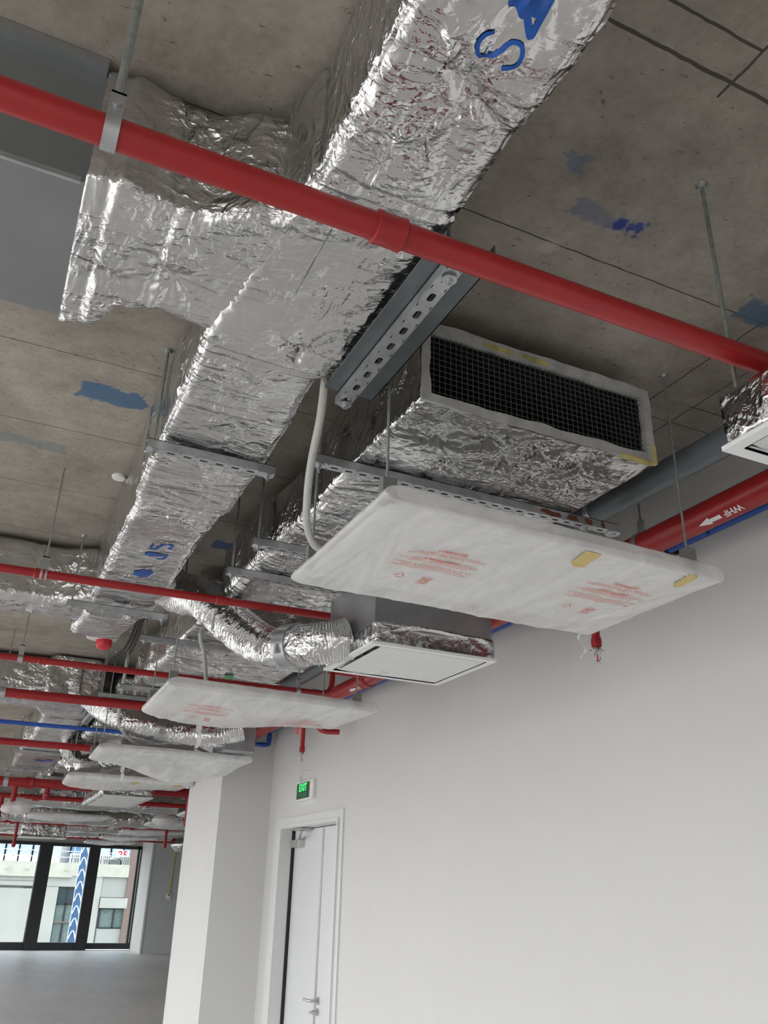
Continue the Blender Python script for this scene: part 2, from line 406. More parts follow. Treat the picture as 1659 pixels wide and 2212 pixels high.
# draping paint and print onto a surface from below (or along a direction)
def bvh_of(o):
    me = o.data; off = o.location if o.parent is None else Vector((0, 0, 0))
    return BVHTree.FromPolygons([v.co+off for v in me.vertices], [tuple(p.vertices) for p in me.polygons])
def textmesh(txt, size, bold=0.0, shear=0, align='CENTER'):
    c = bpy.data.curves.new('lettering', 'FONT'); c.body = txt; c.size = size; c.align_x = align; c.align_y = 'CENTER'; c.offset = bold; c.shear = shear
    c.resolution_u = 4; o = bpy.data.objects.new('lettering', c); me = bpy.data.meshes.new_from_object(o)
    vs = [v.co.copy() for v in me.vertices]; fs = [tuple(p.vertices) for p in me.polygons]
    bpy.data.objects.remove(o); bpy.data.curves.remove(c); bpy.data.meshes.remove(me)
    return vs, fs
def drape(name, vs, fs, origin, ex, ey, mat, parent, tree, direction, off=.0015, cuts=.012, label=None):
    bm = bmesh.new(); bv = [bm.verts.new(v) for v in vs]
    for f in fs:
        try: bm.faces.new([bv[i] for i in f])
        except ValueError: pass
    bmesh.ops.triangulate(bm, faces=bm.faces)
    for _ in range(6):
        es = [e for e in bm.edges if e.calc_length() > cuts]
        if not es: break
        bmesh.ops.subdivide_edges(bm, edges=es, cuts=1); bmesh.ops.triangulate(bm, faces=bm.faces)
    D = Vector(direction); mb = MB(); bm.verts.ensure_lookup_table(); bm.verts.index_update(); vv = []
    for v in bm.verts:
        P = Vector(origin)+Vector(ex)*v.co.x+Vector(ey)*v.co.y
        hit = tree.ray_cast(P-D*.3, D, .8)
        vv.append(hit[0]-D*off if hit[0] else P)
    mb.add(vv, [tuple(v.index for v in f.verts) for f in bm.faces]); bm.free()
    return link(name, mb, mat, parent, label=label)

# slotted U channel along an axis; slots on the bottom web
def channel_mb(axis, s0, s1, c, ztop, wd=.041, ht=.034, slot=True, pitch=.055, sl=.030, sw=.012, hf=1.0):
    mb = MB(); z0 = ztop-ht; t = .0025
    def T(s, a, z): return (s, c+a, z) if axis == 'x' else (c+a, s, z)
    n = max(1, int((s1-s0)/pitch)); p = (s1-s0)/n
    for i in range(n):
        a = s0+i*p; m_ = a+p/2
        outer = []; inner = []
        K = 16
        for k in range(K):
            an = 2*pi*k/K; dx, dy = cos(an), sin(an)
            q = max(abs(dx)/(p/2), abs(dy)/(wd/2)); outer.append((m_+dx/q, dy/q))
            ccx = (sl-sw)/2*(1 if dx > 0 else -1); 
            inner.append((m_+ccx+dx*sw/2, dy*sw/2))
        for zz in (z0, z0+t):
            vs = [T(x, y, zz) for x, y in outer]+[T(x, y, zz) for x, y in inner]
            mb.add(vs, [(k, (k+1) % K, K+(k+1) % K, K+k) for k in range(K)])
        vs = [T(x, y, z0) for x, y in inner]+[T(x, y, z0+t) for x, y in inner]
        mb.add(vs, [(k, (k+1) % K, K+(k+1) % K, K+k) for k in range(K)])
    def bx(sa, sb, a0, a1, za, zb):
        if axis == 'x': mb.box(sa, sb, c+a0, c+a1, za, zb)
        else: mb.box(c+a0, c+a1, sa, sb, za, zb)
    bx(s0, s1, -wd/2, -wd/2+t, z0+.0002, ztop); bx(s0, s1, wd/2-t, wd/2, z0+.0002, ztop)
    bx(s0, s1, -wd/2, -wd/2+.009, ztop-t, ztop); bx(s0, s1, wd/2-.009, wd/2, ztop-t, ztop)
    return mb
def rod_mb(x, y, z0, z1, r=.005):
    mb = MB(); mb.cyl((x, y, z0), (x, y, z1), r, 8); return mb
def nut(x, y, z, down=True):
    mb = MB(); mb.lathe((x, y, z), [(.019, 0), (.019, -.003), (.0095, -.0031), (.0095, -.012)], 12); return mb
def trapeze(Y, x0, x1, ztop, label, group='slotted strut hangers under the ducts', tail=.02, plate=False, rr=.005, rods=(1, 1)):
    t = thing('trapeze_hanger', ((x0+x1)/2, Y, ztop-.05), label, 'pipe hanger', group)
    link('slotted_channel', channel_mb('x', x0, x1, Y, ztop), 'zinc', t)
    for x, k in ((x0+.025, rods[0]), (x1-.025, rods[1])):
        if not k: continue
        rd = link('threaded_rod', rod_mb(x, Y, ztop-.034-tail, SLAB, rr), 'rod', t)
        link('washer_and_nut', nut(x, Y, ztop-.0345), 'zinc', rd, smooth=True)
        if k > 0:
            a = MB(); a.lathe((x, Y, SLAB), [(.011, -.012), (.016, -.001)], 12); link('anchor', a, 'rod', t.children[-1] if False else rd)
    return t
def pipe(name, pts, r, mat, label, cat, group=None, couplings=(), cr=1.22, n=20, cl=.05):
    """straight or bent pipe with socket couplings; couplings = (point, axis)"""
    t = thing(name, tuple(Vector(pts[0])), label, cat, group)
    mb = MB(); mb.tube(pts, r, n); link('pipe_run', mb, mat, t, smooth=True)
    for (c, ax) in couplings:
        q = MB(); h = cl
        q.lathe(c, [(r*1.01, -h), (r*cr, -h+.004), (r*cr, -h+.012), (r*(cr-.05), -h+.018), (r*(cr-.05), h-.018), (r*cr, h-.012), (r*cr, h-.004), (r*1.01, h)], 20, ax)
        link('coupling', q, mat, t, smooth=True)
    return t
def clamp(x, Y, z, r, label, wd=.028, mat='zinc', group='galvanised pipe clamps on rods', rr=.005, axis='x'):
    t = thing('pipe_clamp', (x, Y, z-r-.02), label, 'pipe clamp', group)
    mb = MB(); n = 20; R1, R2 = r*1.02, r*1.02+.0035
    def T(s, a, zz): return (x+s, Y+a, z+zz) if axis == 'x' else (x+a, Y+s, z+zz)
    vs = []
    for s in (-wd/2, wd/2):
        for rad_ in (R1, R2):
            for k in range(n): an = 2*pi*k/n; vs.append(T(s, rad_*cos(an), rad_*sin(an)))
    f = []
    for k in range(n):
        k2 = (k+1) % n
        f += [(k, k2, 2*n+k2, 2*n+k), (n+k, 3*n+k, 3*n+k2, n+k2), (k, n+k, n+k2, k2), (2*n+k, 2*n+k2, 3*n+k2, 3*n+k)]
    mb.add(vs, f)
    zt = r*1.02+.003
    if axis == 'x':
        mb.box(x-wd/2, x+wd/2, Y-.008, Y-.004, z+r, z+zt+.06); mb.box(x-wd/2, x+wd/2, Y+.004, Y+.008, z+r, z+zt+.06)
        mb.box(x-wd/2, x+wd/2, Y-.008, Y+.008, z+zt+.055, z+zt+.06)
    else: mb.box(x-.008, x+.008, Y-wd/2, Y+wd/2, z+r, z+zt+.06)
    link('band', mb, mat, t, smooth=True)
    b_ = MB()
    b_.lathe((x, Y-.014, z+zt+.03), [(.008, 0), (.008, .006), (.004, .0061), (.004, .028)], 8, 'y'); link('bolt', b_, mat, t)
    link('threaded_rod', rod_mb(x, Y, z+zt+.055, SLAB, rr), 'rod', t)
    return t

# ------------------------------------------------------------------ structure
mb = MB(); mb.box(XL-.3, 9, YB-.3, YF+.3, -.2, 0); struct('floor', mb, 'floor')
mb = MB(); mb.box(XL-.3, 9, YB-.3, YF+.3, SLAB, SLAB+.25); struct('ceiling', mb, 'slab')
WX = 2.7; CY = 8.35; CX = 2.196; CY2 = 9.78
# right wall with door opening
DY0, DY1, DZ = 6.55, 7.90, 2.262
mb = MB(); mb.box(WX, WX+.2, YB, DY0, 0, SLAB); mb.box(WX, WX+.2, DY0, DY1, DZ, SLAB); mb.box(WX, WX+.2, DY1, CY+.2, 0, SLAB)
struct('wall_right', mb, 'wall')
mb = MB(); c_ = .05
prof = [(CX, CY), (WX+.2, CY), (WX+.2, CY2+.3), (CX+.13, CY2+.3), (CX+.13, CY2), (CX, CY2-.0)]
prof = [(CX, CY), (WX+.2, CY), (WX+.2, CY2), (CX+.025, CY2+.03), (CX, CY2-.40)]
n = len(prof); mb.add([(x, y, 0) for x, y in prof]+[(x, y, SLAB) for x, y in prof], [(k, (k+1) % n, n+(k+1) % n, n+k) for k in range(n)])
struct('wall_return', mb, 'wall')
mb = MB(); mb.box(WX, 9, CY2-.2, CY2, 0, SLAB); struct('wall_recess', mb, 'wall')
mb = MB(); mb.box(9, 9.3, CY2-.2, YF+.3, 0, SLAB); struct('wall_far_right', mb, 'wall_grey')
mb = MB(); mb.box(5.33, 9, 27.3, YF+.3, 0, SLAB); struct('wall_far_pier', mb, 'wall_grey')
mb = MB(); mb.box(5.28, 5.33, 27.28, YF, 0, SLAB); struct('pier_lit_side_1', mb, 'wall')  # paler sheet over the pier's window-facing side, its brightness put into the colour
# far window wall (head bulkhead + low kerb)
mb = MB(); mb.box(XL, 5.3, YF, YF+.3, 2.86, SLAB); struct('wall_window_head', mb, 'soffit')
# left and back walls, unseen: piers between openings shaped to tune the daylight
mb = MB(); mb.box(XL-.25, XL, YB, YF, 3.2, SLAB)
for k in range(8): mb.box(XL-.25, XL, YB+k*4.93, YB+k*4.93+.35, 0, 3.2)
struct('wall_left', mb, 'wall')
mb = MB(); mb.box(XL, WX, YB-.25, YB, 3.2, SLAB); mb.box(2.35, WX, YB-.25, YB, 0, 3.2); mb.box(XL, XL+.35, YB-.25, YB, 0, 3.2); mb.box(-2.3, 2.4, YB-.25, YB, 0, 3.2)
struct('wall_back', mb, 'wall')
# far windows
def win(n_, x0, x1, y, z0, z1, fr, sill, muls=()):
    mb = MB(); mb.box(x0, x1, y-.04, y+.08, z1-.09, z1); mb.box(x0, x1, y-.05, y+.08, z0, z0+sill)
    mb.box(x0, x0+fr[0], y-.06, y+.1, z0, z1); mb.box(x1-fr[1], x1, y-.06, y+.1, z0, z1)
    for q in muls: mb.box(q-.03, q+.03, y-.04, y+.06, z0, z1)
    o = struct('window_%d' % n_, mb, 'black_alu')
    g = MB(); g.box(x0+fr[0]*.5, x1-fr[1]*.5, y+.02, y+.03, z0+sill*.5, z1-.04); link('window_pane', g, 'glass', o)
    o2 = o.children[0]; o2.parent = o; o2.matrix_parent_inverse = Matrix.Translation(-o.location)
    return o
win(1, 2.28, 4.00, YF-.10, 0, 2.87, (.36, .30), .20)
win(2, 4.00, 5.29, YF, .02, 2.87, (.03, .04), .16, (5.19,))
win(3, -.6, 2.30, YF, 0, 2.88, (.04, .03), .20)
win(4, -3.6, -.6, YF, 0, 2.88, (.04, .04), .20)
win(5, XL, -3.6, YF, 0, 2.88, (.04, .04), .20, (-5.5,))

# door with frame, two leaves and hardware
F = .055
dr = MB()
ox0, ox1 = WX-.018, WX+.10
for (y0, y1, z0, z1) in ((DY0-.09, DY0, 0, DZ), (DY1, DY1+.20, 0, DZ), (DY0-.09, DY1+.20, DZ, DZ+.085)):
    dr.box(WX-.014, WX, y0, y1, z0, z1)
for (y0, y1, z0, z1) in ((DY0-.025, DY0, 0, DZ), (DY1, DY1+.07, 0, DZ), (DY0-.025, DY1+.07, DZ, DZ+.02)):
    dr.box(WX-.03, WX-.014, y0, y1, z0, z1)
d1 = struct('door_1', dr, 'frame_white')
def dpart(name, mb, mat, **k):
    o = link(name, mb, mat, d1, **k); o.matrix_parent_inverse = Matrix.Translation(-d1.location); return o
q = MB(); q.box(WX-.012, WX+.155, DY1-.006, DY1-.0005, 0, DZ-.006); q.box(WX-.012, WX+.155, DY0+.0005, DY0+.006, 0, DZ-.006); q.box(WX-.012, WX+.155, DY0+.0005, DY1-.0005, DZ-.006, DZ-.0005)
dpart('door_jamb', q, 'frame_white')
q = MB(); q.box(WX+.082, WX+.112, DY1-.012, DY1-.006, 0, DZ-.012); dpart('gap_shade_strip', q, 'rubber')  # black strip on the jamb, paints in the dark gap beside the leaf
q = MB(); q.box(WX+.16, WX+.18, DY0-.02, DY1+.02, 0, DZ+.02); dpart('gap_dark_backing', q, 'black')  # black sheet added behind the leaves to paint their gaps dark
q = MB(); q.box(WX+.11, WX+.154, 7.178, DY1-.020, .01, DZ-.012); dl = dpart('door_leaf', q, 'door_white', bevel=.002)
q = MB(); q.box(WX+.11, WX+.155, DY0+.006, 7.166, .01, DZ-.012); dr2 = dpart('door_leaf', q, 'door_white', bevel=.002)
q = MB(); q.box(WX+.104, WX+.112, 7.150, 7.185, .01, DZ-.02); dpart('meeting_strip', q, 'steel')
q = MB(); q.box(WX+.055, WX+.112, 7.62, 7.84, 2.10, 2.165); dc_ = link('door_closer', q, 'steel', dl, bevel=.005)
q = MB(); q.tube([(WX+.08, 7.68, 2.17), (WX+.03, 7.52, 2.19), (WX+.01, 7.44, 2.235), (WX+.02, 7.60, 2.25)], .011, 8); q.box(WX+.0, WX+.09, 7.42, 7.62, 2.232, 2.25); link('closer_arm', q, 'steel', dl)
q = MB(); q.box(WX+.05, WX+.11, DY0+.02, DY0+.11, 2.14, 2.22); q.cyl((WX+.04, DY0+.06, 2.17), (WX+.09, DY0+.06, 2.17), .012, 10); link('corner_hinge', q, 'steel', dr2, bevel=.003)
q = MB(); q.lathe((WX+.098, 7.105, .962), [(.028, 0), (.028, .012)], 20, 'x'); q.tube([(WX+.10, 7.105, .962), (WX+.045, 7.105, .962), (WX+.035, 7.13, .962), (WX+.035, 7.235, .962)], .010, 10)
link('lever_handle', q, 'steel', dr2, smooth=True)
q = MB(); q.lathe((WX+.098, 7.105, .885), [(.027, 0), (.027, .012)], 20, 'x'); q.cyl((WX+.06, 7.105, .885), (WX+.10, 7.105, .885), .014, 14); q.box(WX+.04, WX+.062, 7.085, 7.125, .878, .892)
link('thumb_turn', q, 'steel', dr2, smooth=True)

# exit sign
ex = thing('exit_sign', (WX, 7.33, 2.46), 'white-framed green EXIT sign mounted on the wall above the door', 'exit sign')
q = MB(); q.box(WX-.03, WX, 7.12, 7.535, 2.468, 2.63); q.box(WX-.036, WX-.03, 7.125, 7.53, 2.472, 2.482); link('sign_housing', q, 'white_metal', ex, bevel=.004)
q = MB(); q.box(WX-.034, WX-.029, 7.205, 7.515, 2.486, 2.617); link('sign_face', q, 'sign_green', ex)
def on_wall(txt, size, y, z, x, mat, name, bold=0, sxs=1):
    vs, fs = textmesh(txt, size, bold); q = MB(); q.add([(x, y-v.x*sxs, z+v.y) for v in vs], fs); q.add([(x+.001, y-v.x*sxs, z+v.y) for v in vs], fs); link(name, q, mat, ex)
on_wall('EXIT', .085, 7.36, 2.575, WX-.0355, 'sign_lit', 'lit_lettering', .003, 1.12)
on_wall('LỐI THOÁT', .040, 7.36, 2.512, WX-.0355, 'sign_lit2', 'small_lettering', .0005, 1.0)
q = MB(); q.lathe((WX-.032, 7.165, 2.585), [(.006, 0), (.006, -.002)][::-1], 10, 'x'); link('indicator_light', q, 'led', ex)
q = MB(); q.tube(catmull([(WX-.01, 7.48, 2.63), (WX-.012, 7.52, 2.69), (WX-.012, 7.45, 2.725), (WX-.01, 7.28, 2.715)], 6), .004, 6); link('power_lead', q, 'white_metal', ex)

# ------------------------------------------------------------------ main supply duct
BZ = 3.18; TZ = 3.525
main = thing('supply_air_duct', (.58, 2.0, BZ), 'large foil-wrapped supply duct crossing the top of the view, with a blue stencilled S', 'air duct')
pins = [(.60, .98, BZ, .16, .020), (.55, 1.22, BZ, .08, .010), (.30, 1.80, BZ, .15, .016), (.62, 1.95, BZ, .08, .018), (.60, 2.62, BZ, .07, .010), (.5, 2.3, BZ, .06, .008), (.68, 1.42, BZ, .07, .012), (.63, .70, BZ, .14, .016),
        (.62, 1.98, BZ, .05, .014), (.5, 3.4, BZ, .06, .006), (.62, 4.7, BZ, .08, .01)]
run = foil_run('foil_duct_run', 'y', [(-1.6, .43, .768, BZ, TZ), (1.28, .43, .768, BZ, TZ), (1.46, .40, .77, BZ, TZ), (2.03, .35, .768, BZ-.008, TZ), (2.10, .362, .725, BZ+.004, TZ), (2.5, .365, .75, BZ, TZ), (3.2, .37, .765, BZ, TZ), (3.3, .39, .745, BZ+.012, TZ), (4.9, .405, .765, BZ+.012, TZ), (5.28, .36, .70, BZ+.02, TZ)],
    .0085, 'foil', main, .0055, pins, 0, .035, seams=(1.31, 2.06, 2.38, 3.02, 3.25))
brn = foil_run('foil_branch_collar', 'x', [(.52, 1.44, 2.04, BZ-.001, TZ-.01), (.36, 1.50, 2.01, BZ+.001, TZ-.01), (.20, 1.575, 1.97, BZ-.004, TZ-.01), (.12, 1.57, 2.0, BZ-.006, TZ), (.05, 1.555, 2.12, BZ-.012, TZ+.01), (-.03, 1.565, 2.145, BZ-.008, TZ+.01)],
    .007, 'foil', main, .007, [(.22, 1.8, BZ, .12, .012), (.06, 1.85, BZ, .09, .01), (.10, 2.0, BZ, .07, .014)], 3, .03, seams=(.17, .02))
q = MB(); q.box(-3.2, -.02, 1.59, 2.125, BZ+.006, SLAB-.006); link('bare_metal_branch', q, 'galv_dull', main, label='bare galvanised branch duct')
q = MB(); q.box(-3.2, -.035, 1.560, 1.592, SLAB-.028, SLAB-.002); q.box(-3.2, -.04, 1.583, 1.592, BZ-.002, BZ+.012);  link('seam_flange', q, 'galv', main)
# patches of foil tape on the underside
tree_main = bvh_of(run); tree_brn = bvh_of(brn)
# S and sprayed A on near duct : reads towards the camera side (-Y), tops towards -X
def stroke(pts, wd, n=6):
    P = catmull([(x, y, 0) for x, y in pts], n); vs = []; fs = []
    for i, p in enumerate(P):
        t = (P[min(i+1, len(P)-1)]-P[max(i-1, 0)]).normalized(); nn = Vector((-t.y, t.x, 0))
        wv = wd*(.75 if i in (0, len(P)-1) else 1)/2; vs += [p+nn*wv, p-nn*wv]
    for i in range(len(P)-1): fs.append((2*i, 2*i+1, 2*i+3, 2*i+2))
    return vs, fs
def blob(cx, cy, rx, ry, seed, n=40, rag=.3):
    vs = [Vector((cx, cy, 0))]; fs = []
    for k in range(n):
        an = 2*pi*k/n; r_ = 1+rag*noise.noise(Vector((cos(an)*1.6, sin(an)*1.6, seed)))*1.6+rag*.35*noise.noise(Vector((cos(an)*6, sin(an)*6, seed)))
        vs.append(Vector((cx+cos(an)*rx*r_, cy+sin(an)*ry*r_, 0)))
    for k in range(n): fs.append((0, 1+k, 1+(k+1) % n))
    return vs, fs
def world_strokes(name, lst, mat, parent, tree, z, cuts=.008, label=None):
    vs = []; fs = []
    for v, f in lst:
        n = len(vs); vs += v; fs += [tuple(i+n for i in g) for g in f]
    return drape(name, vs, fs, (0, 0, z), (1, 0, 0), (0, 1, 0), mat, parent, tree, (0, 0, 1), .0025, cuts, label)
sS = stroke([(.590, .862), (.577, .874), (.575, .896), (.588, .915), (.606, .913), (.618, .893), (.628, .866), (.646, .862), (.659, .878), (.661, .902), (.641, .921)], .0085)
world_strokes('stencilled_letter', [sS], 'spray', main, tree_main, BZ)
sA = [stroke([(.655, .845), (.628, .815), (.60, .77), (.585, .74)], .014), stroke([(.654, .843), (.650, .80), (.645, .75)], .012), blob(.615, .79, .034, .030, 3), blob(.612, .745, .05, .035, 5)]
world_strokes('sprayed_letter', sA, 'spray', main, tree_main, BZ)
f1 = [stroke([(.548, 3.72), (.545, 3.765), (.565, 3.775), (.585, 3.72), (.605, 3.695), (.630, 3.70), (.628, 3.75)], .013),
      blob(.575, 3.85, .042, .035, 9, rag=.15), stroke([(.60, 3.83), (.632, 3.835), (.63, 3.90), (.60, 3.91)], .014)]
world_strokes('stencilled_letters', f1, 'spray', main, tree_main, BZ, .012)
world_strokes('stencilled_arrow', [blob(.575, 4.15, .040, .055, 12, rag=.3), stroke([(.60, 4.08), (.615, 4.12), (.60, 4.20)], .02)], 'spray', main, tree_main, BZ, .012)
# second branch at the duct's far end, running left
foil_run('foil_branch', 'x', [(.45, 4.78, 5.26, BZ+.01, TZ), (.20, 4.88, 5.18, BZ, TZ), (-.1, 4.88, 5.20, BZ-.01, TZ), (-.5, 4.9, 5.22, BZ, TZ), (-3.0, 4.9, 5.22, BZ, TZ)], .016, 'foil', main, .008, randpins(-1, .3, 4.9, 5.2, BZ, 5, .1, .015, 4), 8, .05, seams=(.1, -.35, -.9))
foil_run('foil_end_drop', 'y', [(4.9, .40, .70, BZ-.03, BZ+.1), (5.42, .37, .68, BZ-.015, BZ+.15)], .014, 'foil', main, .006, (), 9, .04)

# second supply duct further in, T-shaped
far = thing('supply_air_duct', (.72, 9, BZ), 'foil-wrapped T-shaped supply duct behind the blue pipe at far left', 'air duct')
fr = foil_run('foil_duct_run', 'y', [(7.6, .42, .86, BZ, TZ), (8.3, .40, .90, BZ, TZ), (8.7, .50, .90, BZ, TZ), (10.6, .50, .92, BZ, TZ), (10.8, .46, .97, BZ, TZ), (12.9, .47, .97, BZ, TZ)], .022, 'foil', far, .006, randpins(.5, .9, 8, 12, BZ, 6, .12, .012, 6), 20, .05, seams=(8.6, 10.7, 10.95, 11.2, 11.45, 11.7))
foil_run('foil_branch', 'x', [(.7, 7.60, 8.34, BZ-.002, TZ), (.3, 7.7, 8.26, BZ, TZ), (-3.2, 7.7, 8.26, BZ, TZ)], .022, 'foil', far, .008, randpins(-1, .5, 7.8, 8.2, BZ, 5, .12, .014, 7), 21, .05, seams=(.2, -.6))
world_strokes('stencilled_mark', [blob(.76, 11.9, .07, .10, 4, rag=.4), blob(.86, 11.85, .05, .08, 6, rag=.4)], 'spray', far, bvh_of(fr), BZ, .03)

# ------------------------------------------------------------------ fan coil units with return boxes
def fcu(Y0, x0, x1, label, res=.012, Ym=None, front=True, seed=30, group=None, mat='foil', z0=BZ-.03, z1=3.45, L3=(.85, 1.5, 2.25)):
    t = thing('fan_coil_unit', ((x0+x1)/2, Y0+1, z0), label, 'fan coil unit', group)
    pins = randpins(x0+.08, x1-.08, Y0+.08, Y0+.75, z0, 9, .09, .017, seed) if res < .02 else randpins(x0+.08, x1-.08, Y0+.1, Y0+.8, z0, 5, .12, .012, seed)
    if res < .01:
        pins = [(1.20, 2.20, z0, .09, .02), (1.36, 2.13, z0, .09, .022), (1.56, 2.12, z0, .09, .02), (1.76, 2.13, z0, .11, .026), (1.50, 2.26, z0, .10, .022), (1.30, 2.36, z0, .09, .018), (1.66, 2.33, z0, .09, .018), (1.83, 2.30, z0, .08, .018), (1.25, 2.58, z0, .09, .016), (1.45, 2.62, z0, .09, .018), (1.65, 2.58, z0, .09, .016), (1.82, 2.6, z0, .08, .014), (1.10, 2.45, z0, .07, .012),
                (x0, 2.3, 3.3, .09, .012), (x0, 2.6, 3.32, .09, .012), (x0, 2.12, 3.3, .06, .01)]
    foil_run('foil_return_box', 'y', [(Y0, x0, x1, z0, z1), (Y0+L3[0], x0-.01, x1+.01, z0, z1+.01)], res, mat, t, .0065, pins, seed, .022, open0=front, seams=(Y0+L3[0]-.03,))
    foil_run('foil_fan_casing', 'y', [(Y0+L3[0]-.02, x0+.03, x1-.02, z0+.02, z1), (Y0+L3[1], x0, x1, z0+.015, z1)], res*1.25, mat, t, .009, randpins(x0+.1, x1-.1, Y0+L3[0]+.1, Y0+L3[1]-.1, z0+.02, 6, .1, .02, seed+2), seed+1, .05)
    foil_run('foil_supply_box', 'y', [(Y0+L3[1]-.03, x0-.02, x1+.02, z0-.005, z1+.02), (Y0+L3[2], x0-.02, x1, z0-.005, z1+.02)], res*1.25, mat, t, .008, randpins(x0+.1, x1-.1, Y0+L3[1]+.1, Y0+L3[2]-.1, z0, 5, .12, .016, seed+4), seed+3, .07)
    if res > .04:
        for rx in (x0+.15, x1-.15):
            for ry in (Y0+.3, Y0+L3[2]-.3): link('threaded_rod', rod_mb(rx, ry, z1-.05, SLAB, .005), 'rod', t)
    if front:
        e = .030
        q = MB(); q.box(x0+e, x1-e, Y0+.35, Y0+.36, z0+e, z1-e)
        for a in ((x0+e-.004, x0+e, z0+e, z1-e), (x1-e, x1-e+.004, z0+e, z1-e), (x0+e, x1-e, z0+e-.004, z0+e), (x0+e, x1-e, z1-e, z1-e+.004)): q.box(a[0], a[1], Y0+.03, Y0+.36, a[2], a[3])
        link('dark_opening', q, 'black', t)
        # raw insulation edge around the opening, slightly wavy
        q = MB(); per = []; nn = 60; o_ = []; i_ = []
        def loop(off, yy, wv):
            pts = []
            xa, xb, za, zb = x0+off, x1-off, z0+off, z1-off
            for k in range(nn): pts.append((xa+(xb-xa)*k/nn, za))
            for k in range(16): pts.append((xb, za+(zb-za)*k/16))
            for k in range(nn): pts.append((xb-(xb-xa)*k/nn, zb))
            for k in range(16): pts.append((xa, zb-(zb-za)*k/16))
            return [(px+wv*noise.noise(Vector((px*14, pz*14, off*50))), yy+.004*noise.noise(Vector((px*9, pz*9, 3))), pz+wv*noise.noise(Vector((px*14, pz*14, off*50+7)))) for px, pz in pts]
        A = loop(-.003, Y0+.004, .006); B = loop(-.003, Y0-.008, .006); C_ = loop(e+.001, Y0-.008, .009); D_ = loop(e+.001, Y0+.02, .009); m_ = len(A)
        q.add(A+B+C_+D_, [(r_*m_+k, r_*m_+(k+1) % m_, (r_+1)*m_+(k+1) % m_, (r_+1)*m_+k) for r_ in range(3) for k in range(m_)])
        link('insulation_edge', q, 'edge_grey', t, smooth=True)
        if res < .02:
            for (ga, gb) in ((.25, .37), (.40, .52)):
                q = MB()
                for k in range(7):
                    u = ga+(gb-ga)*k/7; xx = x0+(x1-x0)*u; q.box(xx, xx+(x1-x0)*(gb-ga)/7+.001, Y0-.012, Y0-.006, z1-.030+.006*noise.noise(Vector((k, 1, 2))), z1-.016)
                link('glue_smear', q, 'yellow_glue', t)
            q = MB()
            q.box(x1-.16, x1-.01, Y0-.012, Y0+.01, z0-.006, z0+.004); q.box(x1-.012, x1+.003, Y0-.012, Y0+.004, z0-.004, z0+.07)
            link('glue_smear', q, 'yellow_glue', t, bevel=.002)
            q = MB(); px = .0208; k = x0+e; 
            while k < x1-e: q.box(k-.0009, k+.0009, Y0+.010, Y0+.0118, z0+e, z1-e); k += px
            k = z0+e
            while k < z1-e: q.box(x0+e, x1-e, Y0+.0085, Y0+.0102, k-.0009, k+.0009); k += px
            link('wire_mesh', q, 'wire', t)
    return t
fcu(2.0, 1.035, 1.965, 'nearest foil-wrapped fan coil unit, with black wire-mesh return opening facing the camera', .0075, seed=31)
fcu(4.80, 1.02, 1.97, 'foil-wrapped fan coil unit with green mark, above the second wrapped panel', .014, seed=45, L3=(.8, 1.35, 1.95), front=False)
fcu(7.75, 1.0, 1.95, 'foil-wrapped fan coil unit above the third wrapped panel', .025, seed=60, L3=(.8, 1.4, 2.0), front=False)
def gmark(cx, cy, z, rx, seed, par, tr):
    world_strokes('green_mark', [blob(cx, cy, rx, rx*1.3, seed, rag=.4)], 'green', par, tr, z, .02)
u2 = [o for o in bpy.data.objects if o.name == 'fan_coil_unit.001'][0]
tr2 = bvh_of([c for c in u2.children if c.name.startswith('foil_supply_box')][0])
gmark(1.56, 6.02, 3.15, .035, 2, u2, tr2)

# ------------------------------------------------------------------ slotted hangers
trapeze(2.70, .325, .79, BZ-.012, 'slotted strut hanger under the large supply duct', rods=(1, 1))
trapeze(4.73, .285, .83, BZ-.016, 'slotted strut hanger crossing the far end of the large supply duct', tail=.03)
h1 = trapeze(2.48, .86, 2.185, BZ-.040, 'long rust-spotted slotted strut under the nearest fan coil unit', tail=.03, rods=(1, 0))
q = MB(); q.add(*stroke([(0, 0), (1, 0)], .01)) if False else None
for (a, b_) in ((1.80, 1.90), (1.93, 1.98), (2.01, 2.05), (2.09, 2.11)):
    q = MB(); vs, fs = blob((a+b_)/2, 0, (b_-a)/2, .012, a*9, rag=.5)
    q.add([(v.x, 2.4586, 3.121+v.y) for v in vs], fs); link('rust_patch', q, M.setdefault('rust', simple('rust', (.16, .045, .03), .8)), h1)
q = MB(); q.lathe((2.165, 2.48, BZ-.075), [(.030, 0), (.030, -.004), (.012, -.0041), (.012, -.012)], 16); link('washer_plate', q, 'zinc', h1, smooth=True); q = MB(); q.lathe((2.03, 2.48, BZ-.075), [(.026, 0), (.026, -.004)], 16); link('washer_plate', q, 'zinc', h1, smooth=True)
link('threaded_rod', rod_mb(2.03, 2.48, 2.80, BZ-.06, .007), 'rod', h1)
trapeze(3.31, .90, 1.95, BZ-.045, 'slotted strut ending beside the white panel corner, under the fan casing')
trapeze(3.72, .90, 2.05, BZ-.045, 'slotted strut under the outlet end of the nearest fan coil unit')
trapeze(5.13, .76, 1.95, BZ-.045, 'slotted strut behind the flexible duct, at the second fan coil unit', plate=False)
trapeze(6.60, .88, 1.95, BZ-.045, 'slotted strut at the far end of the second fan coil unit')
trapeze(7.00, .78, 1.95, BZ-.045, 'wrapped slotted strut above the third panel')
trapeze(11.0, .40, 1.02, BZ-.012, 'slotted strut under the far T-shaped duct, its nearer one')
trapeze(12.75, .38, 1.0, BZ-.03, 'slotted strut under the far T-shaped duct, its farther one')
